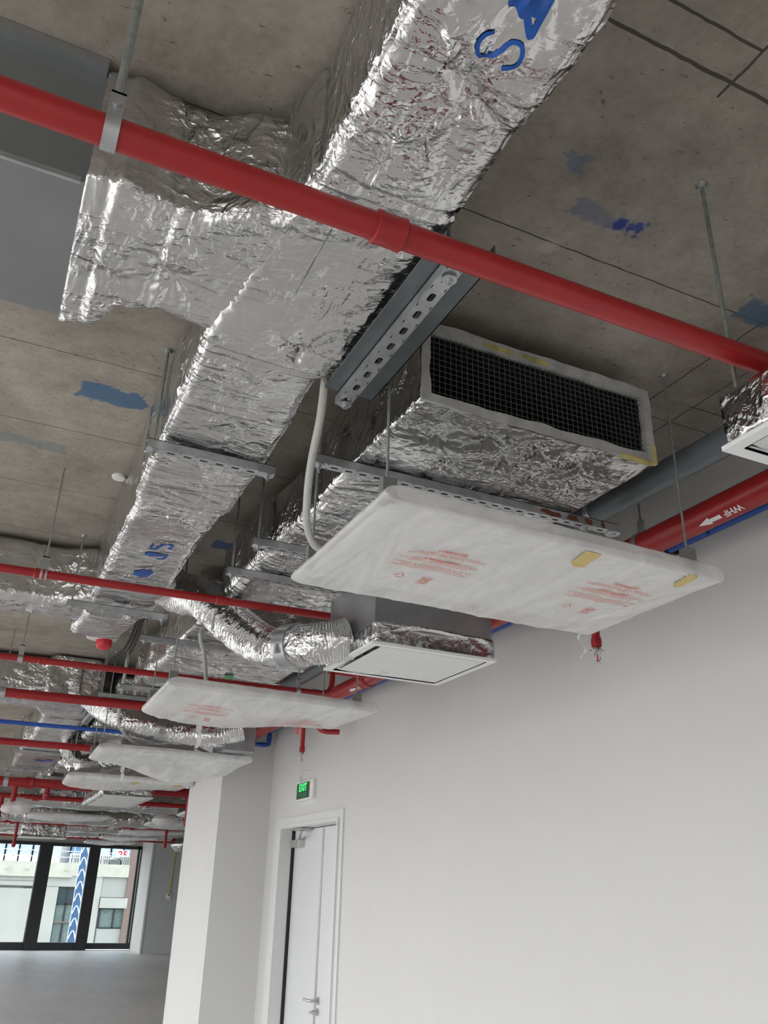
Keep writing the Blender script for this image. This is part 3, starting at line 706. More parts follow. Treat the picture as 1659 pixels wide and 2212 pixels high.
for k, (Y, xa, xb) in enumerate(((8.6, .95, 2.0), (9.4, 3.0, 4.4), (13.2, .9, 2.3), (16.0, .8, 2.4))):
    trapeze(Y, xa, xb, BZ-.05, ['slotted strut under the third fan coil unit', 'slotted strut hanger beyond the white pier', 'slotted strut above the far white diffuser', 'slotted strut among the farthest ducts'][k])
# duct-side hanger: plate and slotted strut running along the duct
t = thing('slotted_hanger', (.84, 1.75, BZ-.03), 'slotted strut with dark flat plate beside the supply duct junction', 'pipe hanger')
link('slotted_channel', channel_mb('y', 1.40, 2.105, .812, BZ-.030, wd=.046, ht=.030, pitch=.073, sl=.034, sw=.018), 'zinc', t)
q = MB(); q.box(.742, .905, 1.36, 2.075, BZ-.028, BZ-.024); q.box(.902, .905, 1.36, 2.075, BZ-.028, BZ+.02); link('dark_back_plate', q, 'dark_plate', t)
for Y in (1.43, 2.08):
    link('threaded_rod', rod_mb(.815, Y, BZ-.08, SLAB), 'rod', t); link('washer_and_nut', nut(.815, Y, BZ-.0665), 'zinc', t, smooth=True)
t = thing('slotted_hanger', (.95, 8.0, BZ-.03), 'short slotted hanger beside the far T-shaped duct, behind the flexible duct', 'pipe hanger')
link('slotted_channel', channel_mb('y', 7.55, 8.45, .86, BZ-.036, wd=.05, pitch=.09, sl=.05, sw=.02), 'zinc', t)
q = MB(); q.box(.80, .99, 7.5, 8.35, BZ-.02, BZ-.016); link('dark_back_plate', q, 'galv', t)
for Y in (7.6, 8.35): link('threaded_rod', rod_mb(.86, Y, BZ-.08, SLAB), 'rod', t)

# ------------------------------------------------------------------ red sprinkler pipes across
pipe('sprinkler_pipe', [(-3.4, 1.18, 2.925), (3.0, 1.18, 2.957)][0:1]+[(2.69, 1.18, 2.955)], .0285, 'red', 'thick red sprinkler pipe running diagonally across the foreground', 'pipe', couplings=(((.535, 1.18, 2.944), 'x'),), cl=.034)
clamp(-.0, 1.18, 2.941, .0285, 'galvanised clamp and rod holding the foreground red pipe', .026, rr=.008)
bpy.data.objects['pipe_clamp'].location.x = -.0
pipe('sprinkler_pipe', [(-3.4, 3.9, 2.975), (2.44, 3.9, 3.045)], .0195, 'red', 'thin red pipe crossing under the end of the large supply duct', 'pipe', couplings=(((.10, 3.9, 3.016), 'x'), ((.93, 3.9, 3.027), 'x')), n=14, cl=.025)
clamp(.115, 3.9, 3.016, .0195, 'small clamp on the thin red pipe left of the large duct', .03, rr=.004)
# third pipe ends in an elbow up to the main
e3 = catmull([(1.95, 5.55, 3.01), (2.10, 5.55, 3.012), (2.16, 5.55, 3.03), (2.18, 5.55, 3.09), (2.18, 5.55, 3.2)], 5)
pipe('sprinkler_pipe', [(-3.4, 5.55, 2.985)]+[tuple(p) for p in e3], .020, 'red', 'thin red pipe ending in an elbow above the second wrapped panel', 'pipe', couplings=(((2.06, 5.55, 3.011), 'x'), ((.26, 5.55, 3.0), 'x')), n=14, cl=.025)
clamp(.13, 5.55, 2.999, .020, 'small clamp on the red pipe near the ceiling strobe', .03, rr=.004)
clamp(1.93, 5.55, 3.01, .020, 'small clamp on the red pipe above the second wrapped panel', .03, rr=.004)
pipe('sprinkler_pipe', [(-3.4, 7.0, 3.035), (1.9, 7.0, 3.07), (2.44, 7.0, 3.09)], .036, 'red', 'red pipe passing behind the upper flexible duct at far left', 'pipe', n=14)
clamp(.085, 7.0, 3.056, .036, 'clamp on the red pipe behind the far flexible duct', .05, rr=.004)
pipe('sprinkler_pipe', [(-3.4, 9.0, 2.96), (2.6, 9.0, 2.985)], .033, 'red', 'red pipe directly below the long blue pipe', 'pipe', n=12)
pipe('sprinkler_pipe', [(-3.4, 12.5, 2.94), (5, 12.5, 2.965)], .062, 'red', 'thick red pipe passing in front of the far wall pier', 'pipe', couplings=(((.71, 12.5, 2.952), 'x'), ((2.3, 12.5, 2.96), 'x')), n=14, cl=.05)
clamp(.42, 12.5, 2.952, .062, 'clamp on the thick red pipe at far left', .06, rr=.005)
# blue pipe along the return wall and across the room
pipe('water_pipe', [(-3.4, 8.31, 3.03), (2.60, 8.31, 3.06), (2.62, 8.30, 3.06), (2.62, 8.30, 3.19), (2.62, 8.2, 3.19), (2.645, 1.2, 3.19), (2.645, -2, 3.19)], .0185, 'blue', 'blue water pipe running along the white wall and across the room', 'pipe',
     couplings=(((2.62, 8.30, 3.125), 'z'), ((2.55, 8.31, 3.06), 'x'), ((2.632, 2.45, 3.19), 'y')), n=12, cl=.035)
t = thing('pipe_clip', (2.65, 2.65, 3.17), 'black clip with white insert on the blue pipe', 'pipe clip', 'clips on the blue pipe')
for k, Y in enumerate((2.68, 1.98, 5.3, 7.2)):
    tt = t if k == 0 else thing('pipe_clip', (2.65, Y, 3.17), ['', 'black clip on the blue pipe at the right edge', 'black clip on the blue pipe above the second panel', 'black clip on the blue pipe near the far corner'][k], 'pipe clip', 'clips on the blue pipe')
    q = MB(); q.lathe((2.64, Y, 3.19), [(.025, -.018), (.025, .018)], 12, 'y'); q.box(2.64, 2.70, Y-.015, Y+.015, 3.18, 3.2); link('clip_band', q, 'rubber', tt)
    q = MB(); q.lathe((2.64, Y, 3.19), [(.0255, -.005), (.0255, .004)], 12, 'y'); link('clip_insert', q, 'white_metal', tt)

# big red main along the wall
mp_ = pipe('sprinkler_main_pipe', [(2.45, -3, 3.155), (2.45, 8.34, 3.155)], .0565, 'red', 'large red main pipe with white arrow running along the white wall', 'pipe', couplings=(((2.45, 5.55, 3.155), 'y'), ((2.45, 6.35, 3.155), 'y'), ((2.45, 7.3, 3.155), 'y')), cl=.05, cr=1.16, n=64)
trp = bvh_of([c for c in mp_.children if c.name.startswith('pipe_run')][0])
def pipe_mark(Y0):
    # letters drawn along the pipe, seen from the room side and below
    dirv = Vector((.55, 0, .835)); ey = Vector((.835, 0, -.55))
    vs, fs = textmesh('WHF', .040, .0012)
    drape('white_lettering', vs, fs, Vector((2.45, Y0, 3.155))-dirv*.056, (0, 1, 0), tuple(ey), 'white_print', mp_, trp, tuple(dirv), .0018, .004)
    ar = [Vector(v) for v in ((.06, .009, 0), (.115, .009, 0), (.115, .018, 0), (.175, 0, 0), (.115, -.018, 0), (.115, -.009, 0), (.06, -.009, 0))]
    drape('white_arrow', ar, [(0, 1, 5, 6), (2, 3, 4, 5, 1)], Vector((2.45, Y0, 3.155))-dirv*.056, (0, 1, 0), tuple(ey), 'white_print', mp_, trp, tuple(dirv), .0018, .004)
pipe_mark(2.09); pipe_mark(5.62)
for k, Y in enumerate((1.05, 2.62, 5.0, 7.0)):
    clamp(2.45, Y, 3.155, .0565, ['clamp on the red main at the right edge', 'rod and clamp on the red main behind the first panel', 'rod and clamp on the red main above the white diffuser', 'rod and clamp on the red main near the far corner'][k], .03, rr=.005, axis='y')
q = MB(); vs = []; 
t = thing('pipe_collar', (2.45, 8.33, 3.09), 'grey ring where the red main enters the wall', 'pipe collar')
q.lathe((2.45, 8.34, 3.155), [(.062, -.015), (.078, -.015), (.078, .012), (.062, .012)], 24, 'y'); link('sealing_ring', q, 'edge_grey', t, smooth=True)
# branch tees from the main
pipe('sprinkler_branch', [(2.45, 5.45, 3.155), (2.30, 5.55, 3.18), (2.18, 5.62, 3.20)], .026, 'red', 'short red branch tying the thin pipe into the wall main', 'pipe', n=12)

# grey drain pipe
gp = pipe('drain_pipe', [(2.2, -2, 3.24), (2.2, 2.0, 3.25), (2.2, 3.0, 3.27), (2.2, 7.0, 3.30)], .053, 'greypipe', 'grey plastic drain pipe running beside the nearest fan coil unit', 'pipe', n=24)
clamp(2.2, 2.62, 3.262, .053, 'steel clamp on the grey drain pipe at the strut end', .03, rr=.006, axis='y')

# sprinkler drops
def drop(x, Y, zb, zt, r, label, elbow=None):
    t = thing('sprinkler_drop', (x, Y, zb), label, 'sprinkler', 'sprinkler drops on red pipes')
    pts = [(x, Y, zb+.075), (x, Y, zt-.04)] + [tuple(p) for p in catmull([(x, Y, zt-.02), (x+.012, Y, zt-.004), (x+.04, Y, zt), (x+.13, Y, zt)], 4)]
    q = MB(); q.tube(pts, r, 14); link('drop_pipe', q, 'red', t, smooth=True)
    q = MB(); q.lathe((x, Y, zb), [(r*.95, .068), (r*1.25, .072), (r*1.3, .10), (r*1.05, .115)], 16); link('reducing_socket', q, 'red', t, smooth=True)
    q = MB(); q.lathe((x, Y, zb), [(.011, .036), (.019, .046), (.030, .050), (.030, .055), (.018, .058), (.014, .070)], 20); link('escutcheon', q, 'steel', t, smooth=True)
    q = MB()
    for s in (-1, 1): q.tube(catmull([(x+s*.008, Y, zb+.044), (x+s*.014, Y, zb+.032), (x+s*.012, Y, zb+.016), (x+s*.002, Y, zb+.006)], 4), .0022, 6)
    q.lathe((x, Y, zb), [(.015, 0), (.015, .0015), (.004, .002), (.004, .008)], 14); link('sprinkler_frame', q, 'steel', t)
    q = MB(); q.cyl((x, Y, zb+.008), (x, Y, zb+.040), .0028, 8); link('glass_bulb', q, 'strobe', t)
    return t
drop(2.30, 2.80, 2.655, 3.155, .0175, 'red sprinkler drop hanging below the corner of the nearest wrapped panel')
drop(2.30, 6.42, 2.665, 3.0, .0175, 'red sprinkler drop hanging above the EXIT sign')
pipe('drain_elbow', [tuple(p) for p in catmull([(2.40, 6.40, 3.07), (2.41, 6.38, 2.94), (2.45, 6.35, 2.90), (2.56, 6.3, 2.895)], 5)], .021, 'red', 'red elbow pipe beside the sprinkler drop over the EXIT sign', 'pipe', n=12)

# ------------------------------------------------------------------ wrapped light panels
def panel(c00, c10, c11, c01, z, label, seed, droop=.0, dc=(.5, 1.0), res=(150, 84), prints=False, rods=True, group='plastic-wrapped light panels on rods', film='film', tapes=(), br=1.0):
    """corners near-left, near-right, far-right, far-left (x, y)"""
    t = thing('wrapped_light_panel', ((c00[0]+c11[0])/2, (c00[1]+c11[1])/2, z), label, 'ceiling light panel', group)
    ix0, ix1 = c00[0]+.05, c10[0]-.07; iy0, iy1 = max(c00[1], c10[1])+.012, min(c01[1], c11[1])-.07
    q = MB(); q.box(ix0, ix1, iy0, iy1, z+.012, z+.045); link('light_panel', q, 'white_metal', t, bevel=.003)
    NU, NV = res; mb = MB(); rn = random.Random(seed)
    rays = [(rn.uniform(.0, .3), rn.uniform(-.2, .3), rn.uniform(4, 8)), (rn.uniform(.6, 1), rn.uniform(.6, 1.2), rn.uniform(4, 8))]
    def P(u, v, side):
        u = u-sin(2*pi*u)/(2*pi)*.80; v = v-sin(2*pi*v)/(2*pi)*.88
        x = (c00[0]*(1-u)+c10[0]*u)*(1-v)+(c01[0]*(1-u)+c11[0]*u)*v; y = (c00[1]*(1-u)+c10[1]*u)*(1-v)+(c01[1]*(1-u)+c11[1]*u)*v
        e_ = min(1, u*1.3/.09, (1-u)*1.3/.035, v*.8/.008, (1-v)*.8/.012); e_ = math.sqrt(max(0, e_*(2-e_)))
        zc = z+.026; h = .024*e_
        fold = 0
        for (fx, fy, fr_) in rays:
            a_ = math.atan2(v*.8-fy*.8, u*1.3-fx*1.3); r_ = math.hypot(v*.8-fy*.8, u*1.3-fx*1.3)
            fold += .0085*max(0, 1-abs(noise.noise(Vector((a_*fr_*1.3, r_*.5, seed))))*9)*min(1, r_*3)*.5*(.5+noise.noise(Vector((a_*2, r_*2, 4))))
        fold += .002*noise.noise(Vector((u*4+seed, v*3, 1)))+.0020*max(0, 1-abs(noise.noise(Vector((u*7+v*5, v*5-u*5, seed))))*8)
        dr_ = droop*exp(-((u-dc[0])**2/.10+(v-dc[1])**2/.18))
        if side < 0: zz = zc-h-abs(fold)*e_*1.1-fold*.4*e_-dr_
        else: zz = zc+h+(.010+abs(fold)*.8)*e_-dr_*.3
        edge = 1-e_
        x += .0025*edge*noise.noise(Vector((u*11, v*13, seed+3))); y += .0025*edge*noise.noise(Vector((u*13, v*11, seed+5))); zz += .003*edge*noise.noise(Vector((u*9, v*9, seed+9)))-dr_*.0
        return (x, y, zz)
    bot = [P(i/NU, j/NV, -1) for j in range(NV+1) for i in range(NU+1)]; top = [P(i/NU, j/NV, 1) for j in range(NV+1) for i in range(NU+1)]
    n0 = len(bot); fs = []
    for j in range(NV):
        for i in range(NU):
            a = j*(NU+1)+i; fs += [(a, a+1, a+NU+2, a+NU+1), (n0+a, n0+a+NU+1, n0+a+NU+2, n0+a+1)]
    per = [i for i in range(NU)]+[j*(NU+1)+NU for j in range(NV)]+[NV*(NU+1)+i for i in range(NU, 0, -1)]+[j*(NU+1) for j in range(NV, 0, -1)]
    for k in range(len(per)): a, b_ = per[k], per[(k+1) % len(per)]; fs.append((a, n0+a, n0+b_, b_))
    mb.add(bot+top, fs); wr = link('plastic_wrap', mb, film, t, smooth=180)
    if rods:
        for (bx, by) in ((ix0-.01, iy0-.0), (ix1-.07, iy0-.0), (ix1-.07, iy1-.03), (ix0-.01, iy1-.03)):
            q = MB(); q.box(bx-.020*br, bx+.026*br, by-.010, by+.022, z+.030, z+.105); q.box(bx-.020*br, bx+.032, by-.010, by+.04, z+.030, z+.034)
            link('hanging_bracket', q, 'bracket', t, bevel=.002); rd = link('threaded_rod', rod_mb(bx, by+.006, z+.09, SLAB, .0045), 'rod', t)
            q = MB(); q.lathe((bx, by+.006, SLAB), [(.011, -.010), (.016, -.001)], 10); link('anchor', q, 'rod', rd)
    tree = bvh_of(wr)
    for (tx, ty, wx_, ly, sk) in tapes:
        vs = [Vector((tx, ty+.004, 0)), Vector((tx+wx_, ty+.004, 0)), Vector((tx+wx_+sk, ty+ly*.85, 0)), Vector((tx+wx_*.55+sk, ty+ly, 0)), Vector((tx+wx_*.5+sk, ty+ly*.8, 0)), Vector((tx+sk, ty+ly*.78, 0))]
        drape('masking_tape', vs, [(0, 1, 2, 3, 4, 5)], (0, 0, z-.05), (1, 0, 0), (0, 1, 0), 'tape', t, tree, (0, 0, 1), .003, .012)
    if prints:
        for (ox, oy) in prints[0]:
            def tx(s, size, dx, dy, bold=.0006, cuts=.02):
                vs, fs = textmesh(s, size, bold)
                drape('warning_print', vs, fs, (ox+dx, oy+dy, z-.05), (1, 0, 0), (0, 1, 0) if False else (0, -1, 0), 'print', t, tree, (0, 0, 1), .003, cuts)
            tx('WARNING', .026*prints[1], .0, .0); tx('AVERTISSEMENT', .022*prints[1], 0, .085*prints[1])
            vs = []; fs = []; rq = random.Random(int(ox*100))
            for li in range(12):
                yy = (.022+.0115*li+(.030 if li > 2 else 0)+(.02 if li > 6 else 0))*prints[1]; hw = (.17 if li % 3 else .13)*prints[1]; xx = -hw
                while xx < hw:
                    wl = rq.uniform(.008, .024)*prints[1]; n = len(vs)
                    vs += [Vector((xx, -yy, 0)), Vector((min(hw, xx+wl), -yy, 0)), Vector((min(hw, xx+wl), -yy-.0030, 0)), Vector((xx, -yy-.0030, 0))]; fs.append((n, n+1, n+2, n+3)); xx += wl+.005
            drape('small_print', vs, fs, (ox, oy, z-.05), (1, 0, 0), (0, -1, 0), 'print', t, tree, (0, 0, 1), .003, .02)
            # recycling triangle and crossed-out bin
            cxm, cym = -.075*prints[1], .305*prints[1]; k_ = .030*prints[1]
            tri = [(cos(pi/2+2*pi*i/3)*k_, sin(pi/2+2*pi*i/3)*k_) for i in range(3)]; st = []
            for i in range(3):
                a, b_ = tri[i], tri[(i+1) % 3]
                st.append(stroke([(cxm+a[0]*.75+b_[0]*.25, -(cym)+a[1]*.75+b_[1]*.25), (cxm+a[0]*.15+b_[0]*.85, -(cym)+a[1]*.15+b_[1]*.85)], .004, 4))
            bx_, by_ = .045*prints[1], -.31*prints[1]
            for sg in ([(-.02, .02), (.02, -.025)], [(.02, .02), (-.02, -.025)], [(-.018, .018), (.018, .018)], [(-.014, .018), (-.010, -.02)], [(.014, .018), (.010, -.02)], [(-.010, -.02), (.010, -.02)], [(-.022, -.034), (.022, -.034)], [(-.022, -.036), (.022, -.036)]):
                st.append(stroke([(bx_+a*prints[1]*1.2, by_+b_*prints[1]*1.2) for a, b_ in sg], .0035, 3))
            vs = []; fs = []
            for v, f in st: n = len(vs); vs += v; fs += [tuple(i+n for i in g) for g in f]
            drape('symbol_print', vs, fs, (ox, oy, z-.05), (1, 0, 0), (0, -1, 0), 'print', t, tree, (0, 0, 1), .003, .02)
    return t
panel((.885, 1.92), (2.20, 1.98), (2.205, 2.70), (.89, 2.72), 2.742, 'nearest wrapped light panel, with red WARNING print and yellow tape', 3, .012, (.8, 1), prints=([(1.25, 2.185), (1.93, 2.165)], .85), tapes=((1.60, 1.958, .062, .14, .02), (2.03, 1.972, .045, .12, .02)))
panel((.86, 4.60), (2.15, 4.68), (2.13, 5.36), (.87, 5.40), 2.735, 'second wrapped light panel, just past the white square diffuser', 11, .06, (.35, .95), res=(80, 44), prints=([(1.2, 4.95), (1.85, 5.1)], .8))
panel((.87, 7.25), (2.17, 7.30), (2.15, 8.0), (.89, 7.95), 2.735, 'third wrapped light panel with a sagging bag, before the grey pier wall', 19, .14, (.62, 1.05), res=(60, 34), film='film', br=1.2)
panel((.88, 9.45), (2.19, 9.5), (2.16, 10.1), (.9, 10.1), 2.74, 'fourth wrapped light panel with yellow tape at its right end', 27, .05, (.3, .9), res=(48, 24), tapes=((1.55, 9.5, .07, .2, 0), (2.0, 9.5, .07, .2, 0)))
# loose end of bag hanging off panels
def tail(x, y, z, l, w_, label):
    q = MB(); n = 14
    q.add([(x+(w_*(1-.6*k/n))*s/2+.012*noise.noise(Vector((k*.4, s, x))), y+.02*sin(k*.5), z-l*k/n) for k in range(n+1) for s in (-1, 1)], [(2*k, 2*k+1, 2*k+3, 2*k+2) for k in range(n)])
    o = link('plastic_strip', q, 'film_thin'); md = o.modifiers.new('thickness', 'SOLIDIFY'); md.thickness = .0015
    tag(o, label, 'plastic strip')
tail(2.155, 2.715, 2.745, .10, .012, 'thin plastic strip hanging beside the nearest sprinkler drop')
tail(1.235, 5.37, 2.70, .16, .045, 'loose plastic tail hanging from the second wrapped panel')
tail(1.19, 7.93, 2.70, .12, .04, 'loose plastic tail hanging from the third wrapped panel')

# ------------------------------------------------------------------ ceiling diffusers
def diffuser(x0, x1, y0, y1, z, h, label, style, foilh=.08, res=.012, seed=70, group=None, chamf=.0):
    t = thing('ceiling_diffuser', ((x0+x1)/2, (y0+y1)/2, z), label, 'air diffuser', group)
    zt = z+h
    if h > foilh+.03:
        q = MB(); q.box(x0+.01, x1-.01, y0+.01, y1-.01, z+foilh-.02, zt); link('plenum_box', q, 'galv', t, bevel=.003)
        q = MB(); q.box(x0+.004, x0+.016, y0+.004, y0+.016, z+foilh-.01, zt); q.box(x0+.004, x0+.012, y1-.016, y1-.006, z+foilh-.01, zt); q.box(x1-.016, x1-.004, y0+.004, y0+.016, z+foilh-.01, zt); link('corner_seam', q, 'galv', t)
    foil_run('foil_wrap', 'y', [(y0, x0-.002, x1+.002, z+.012, z+foilh), (y1, x0-.002, x1+.002, z+.012, z+foilh)], res, 'foil', t, .007, (), seed, .014)
    fw_ = .035; q = MB(); X0, X1, Y0, Y1 = x0-.012, x1+.012, y0-.012, y1+.012
    for (a, b_, c, d) in ((X0, X1, Y0, Y0+fw_), (X0, X1, Y1-fw_, Y1), (X0, X0+fw_, Y0+fw_, Y1-fw_), (X1-fw_, X1, Y0+fw_, Y1-fw_)): q.box(a, b_, c, d, z, z+.012)
    q.box(X0+fw_-.002, X0+fw_, Y0+fw_, Y1-fw_, z, z+.03); q.box(X1-fw_, X1-fw_+.002, Y0+fw_, Y1-fw_, z, z+.03); q.box(X0+fw_, X1-fw_, Y1-fw_, Y1-fw_+.002, z, z+.03)
    link('diffuser_frame', q, 'white_metal', t)
    q = MB(); q.box(X0+fw_, X1-fw_, Y0+fw_, Y1-fw_, z+.028, z+.030); link('dark_throat', q, 'black', t)
    if style == 'plate':
        q = MB(); q.box(X0+fw_+.030, X1-fw_-.008, Y0+fw_+.004, Y1-fw_-.022, z-.001, z+.006); link('face_plate', q, 'plate_white', t, bevel=.0015)
    else:
        for k in range(9):
            yy = Y0+fw_+.02+(Y1-Y0-2*fw_-.03)*k/8; q = MB()
            q.add([(X0+fw_+.012, yy, z+.002), (X1-fw_-.012, yy, z+.002), (X1-fw_-.012, yy+.034, z+.016), (X0+fw_+.012, yy+.034, z+.016), (X0+fw_+.012, yy, z+.0045), (X1-fw_-.012, yy, z+.0045), (X1-fw_-.012, yy+.034, z+.0185), (X0+fw_+.012, yy+.034, z+.0185)],
                  [(0, 1, 2, 3), (7, 6, 5, 4), (0, 4, 5, 1), (1, 5, 6, 2), (2, 6, 7, 3), (3, 7, 4, 0)]); link('louvre_blade', q, 'white_metal', t)
    return t
dp = diffuser(1.445, 2.045, 3.215, 3.76, 2.718, .35, 'white flat-plate ceiling diffuser under a galvanised box, in mid view', 'plate', .105, seed=71)
dn = diffuser(1.462, 2.05, .66, 1.245, 2.718, .155, 'louvred white diffuser cut off by the right edge', 'louvre', .15, .008, 75)
for rx, ry in ((1.50, 1.228), (2.0, 1.228), (1.50, .70), (2.0, .70)):
    rd = link('threaded_rod', rod_mb(rx, ry, 2.86, SLAB, .0058), 'rod', dn)
    a = MB(); a.lathe((rx, ry, SLAB), [(.010, -.014), (.017, -.001)], 12); link('anchor', a, 'rod', rd)
diffuser(1.40, 2.0, 10.75, 12.3, 2.70, .12, 'far white diffuser catching light, beneath the fourth wrapped panel', 'plate', .08, .03, 77)

# ------------------------------------------------------------------ flexible ducts
def flex(pts, r, label, seed, band=None, n=40, pitch=.035):
    t = thing('flexible_duct', pts[0], label, 'flexible duct', None)
    P = catmull(pts, 40)
    def rf(i, an, p):
        s = i*.5
        q = Vector((p.x*6+cos(an)*1.4, p.y*6+sin(an)*1.4, p.z*6+seed))
        c_ = .0028*sin(s*3.1+noise.noise(q)*4+an*.2)*(.5+noise.noise(q*.9))
        g = max(0, 1-i/(len(P)*.55)); rr_ = r*(1+.30*g)
        near = min(1, max(0, abs(i-(band or -99)-6)-10)/8)
        return rr_+(c_+.009*noise.noise(q)+.008*(.3-abs(noise.noise(q*2.3)))+.004*(.3-abs(noise.noise(q*6))))*near
    q = MB(); q.tube(P, r, n, True, rf); link('foil_sleeve', q, 'foil', t, smooth=180)
    if band:
        i = band; a, b_ = P[i], P[i+4]; d = (b_-a).normalized()
        q = MB(); q.tube([a-d*.02, a+d*.06], r*1.07, 32); link('sheet_metal_collar', q, 'galv', t, smooth=True)
        c = a+d*.022; q = MB(); u = d.cross(Vector((0, 0, 1))).normalized(); v = u.cross(d)
        w0 = c-v*r*.35+u*r*1.0
        q.box(w0.x-.01, w0.x+.03, w0.y-.015, w0.y+.012, w0.z-.02, w0.z+.02); link('collar_latch', q, 'zinc', t)
    return t
flex([(.74, 4.60, 3.32), (.86, 4.62, 3.27), (.985, 4.45, 3.19), (1.10, 4.20, 2.995), (1.165, 3.98, 2.86), (1.20, 3.84, 2.81), (1.225, 3.70, 2.79), (1.30, 3.58, 2.785), (1.40, 3.52, 2.80), (1.452, 3.505, 2.815)], .097, 'shiny flexible foil duct feeding the white diffuser in mid view', 80, band=243)
flex([(.80, 8.0, 3.32), (.86, 7.75, 3.22), (.95, 7.5, 3.10), (1.12, 7.35, 3.0), (1.34, 7.3, 2.95), (1.56, 7.25, 2.93), (1.82, 7.15, 2.93), (2.0, 7.1, 2.98)], .10, 'far flexible foil duct passing behind the second wrapped panel', 90, band=160)
q = MB(); q.box(1.86, 2.12, 7.1, 7.5, 2.80, 3.20); tag(link('duct_box', q, 'galv', bevel=.004), 'dark galvanised duct box at the end of the far flexible duct', 'duct box')
flex([(1.5, 9.9, 3.05), (1.25, 10.1, 2.98), (1.05, 10.0, 2.92), (.98, 10.1, 2.98), (.93, 10.3, 3.15)], .10, 'loose flexible duct hanging by the fourth wrapped panel', 95)

# conduits
def hose(pts, r, label):
    q = MB(); q.tube(catmull(pts, 10), r, 10); tag(link('flexible_conduit', q, 'hose', smooth=True), label, 'conduit', 'cream flexible conduits')
hose([(.80, 2.14, 3.54), (.752, 2.1, 3.30), (.751, 2.1, 3.213), (.751, 2.12, 3.074), (.759, 2.2, 2.953), (.788, 2.3, 2.874), (.83, 2.4, 2.825), (.885, 2.45, 2.785), (.96, 2.46, 2.792)], .0125, 'cream conduit curving down beside the supply duct to the nearest panel')
hose([(1.05, 5.0, 3.54), (1.09, 5.0, 3.154), (1.126, 5.0, 3.044), (1.157, 5.0, 2.879), (1.17, 5.0, 2.80)], .0125, 'cream conduit dropping straight to the second wrapped panel')
hose([(.96, 6.95, 3.54), (.958, 7.0, 3.307), (.973, 7.1, 3.122), (1.01, 7.3, 2.972), (1.151, 7.4, 2.849), (1.383, 7.5, 2.837), (1.627, 7.55, 2.885), (1.8, 7.6, 2.85), (1.9, 7.62, 2.81)], .0135, 'long looping cream conduit lying over the third wrapped panel')

# detectors
t = thing('smoke_detector', (.357, 3.853, 3.50), 'small white round detector on the ceiling left of the supply duct', 'smoke detector')
q = MB(); q.lathe((.362, 3.86, SLAB), [(.03, -.014), (.033, -.010), (.034, 0)], 24); link('detector_body', q, 'det_white', t, smooth=True)
t = thing('fire_strobe', (.70, 6.65, 3.39), 'white ceiling sounder with red strobe below the end of the supply duct', 'fire alarm strobe')
q = MB(); q.lathe((.70, 6.65, SLAB), [(.05, -.09), (.115, -.075), (.125, -.045), (.11, -.03), (.11, 0)], 24); link('sounder_base', q, 'det_white', t, smooth=True)
q = MB(); q.lathe((.72, 6.65, SLAB), [(.02, -.16), (.045, -.15), (.06, -.13), (.06, -.085)], 20); link('red_strobe', q, 'strobe', t, smooth=True)
q = MB(); q.box(.50, .80, 6.55, 6.63, SLAB-.035, SLAB-.012); link('mounting_bar', q, 'det_white', t)
q = MB()
for k in range(3): q.tube(catmull([(.86+k*.02, 6.0, SLAB-.02), (.88+k*.02, 6.6, SLAB-.12-.02*k), (.86+k*.015, 7.4, SLAB-.08), (.9, 8.2, SLAB-.03)], 10), .010, 8)
tag(link('black_cables', q, 'cable'), 'bundle of black cables running along the ceiling past the red strobe', 'cables')

# far wall outlet with yellow conduit
t = thing('wall_conduit', (5.93, 27.28, 1.5), 'thin yellow conduit dropping to a socket box on the far grey wall', 'conduit')
q = MB(); q.tube([(5.99, 27.28, 2.95), (5.93, 27.28, 1.55)], .016, 8); link('yellow_conduit', q, 'yellow', t)
q = MB(); q.box(5.86, 5.98, 27.26, 27.3, 1.42, 1.55); link('socket_box', q, 'white_metal', t)
q = MB(); q.box(5.90, 5.94, 27.255, 27.262, 1.50, 1.535); link('socket_hole', q, 'black', t)

# ------------------------------------------------------------------ distant services
def farpanel(x0, x1, y0, z, label, seed, dr_=.05):
    panel((x0, y0), (x1, y0+.03), (x1-.02, y0+.7), (x0+.03, y0+.68), z, label, seed, dr_, (.4, .9), res=(36, 18), group='wrapped light panels far down the room', rods=True)
fl = {(0, 0): 'wrapped panel just beyond the far white diffuser', }
rowsY = [12.9, 15.6, 18.4, 21.2, 24.0]
names_ = ['first', 'second', 'third', 'fourth', 'fifth']
for k, Y in enumerate(rowsY):
    if k in (1, 3): farpanel(.95, 2.25, Y, 2.76, 'wrapped panel in the far row above the dark windows, %s one' % ('nearer' if k == 1 else 'farther'), 100+k)
    farpanel(3.0, 4.3, Y+.5, 2.76, 'wrapped panel seen low beside the white pier, %s from the near end' % names_[k], 120+k)
for k, Y in enumerate([10.6, 13.6, 16.6, 19.6, 22.6]):
    fcu(Y, 1.0, 1.95, 'far foil-wrapped fan coil unit, %s after the far T-shaped duct' % names_[k], .045, seed=140+k, group='distant fan coil units', mat='foil_far', front=False)
    fcu(Y+.4, 3.1, 4.1, 'far foil-wrapped fan coil unit seen beside the white pier, %s from the near end' % names_[k], .05, seed=160+k, group='distant fan coil units', mat='foil_far', front=False)
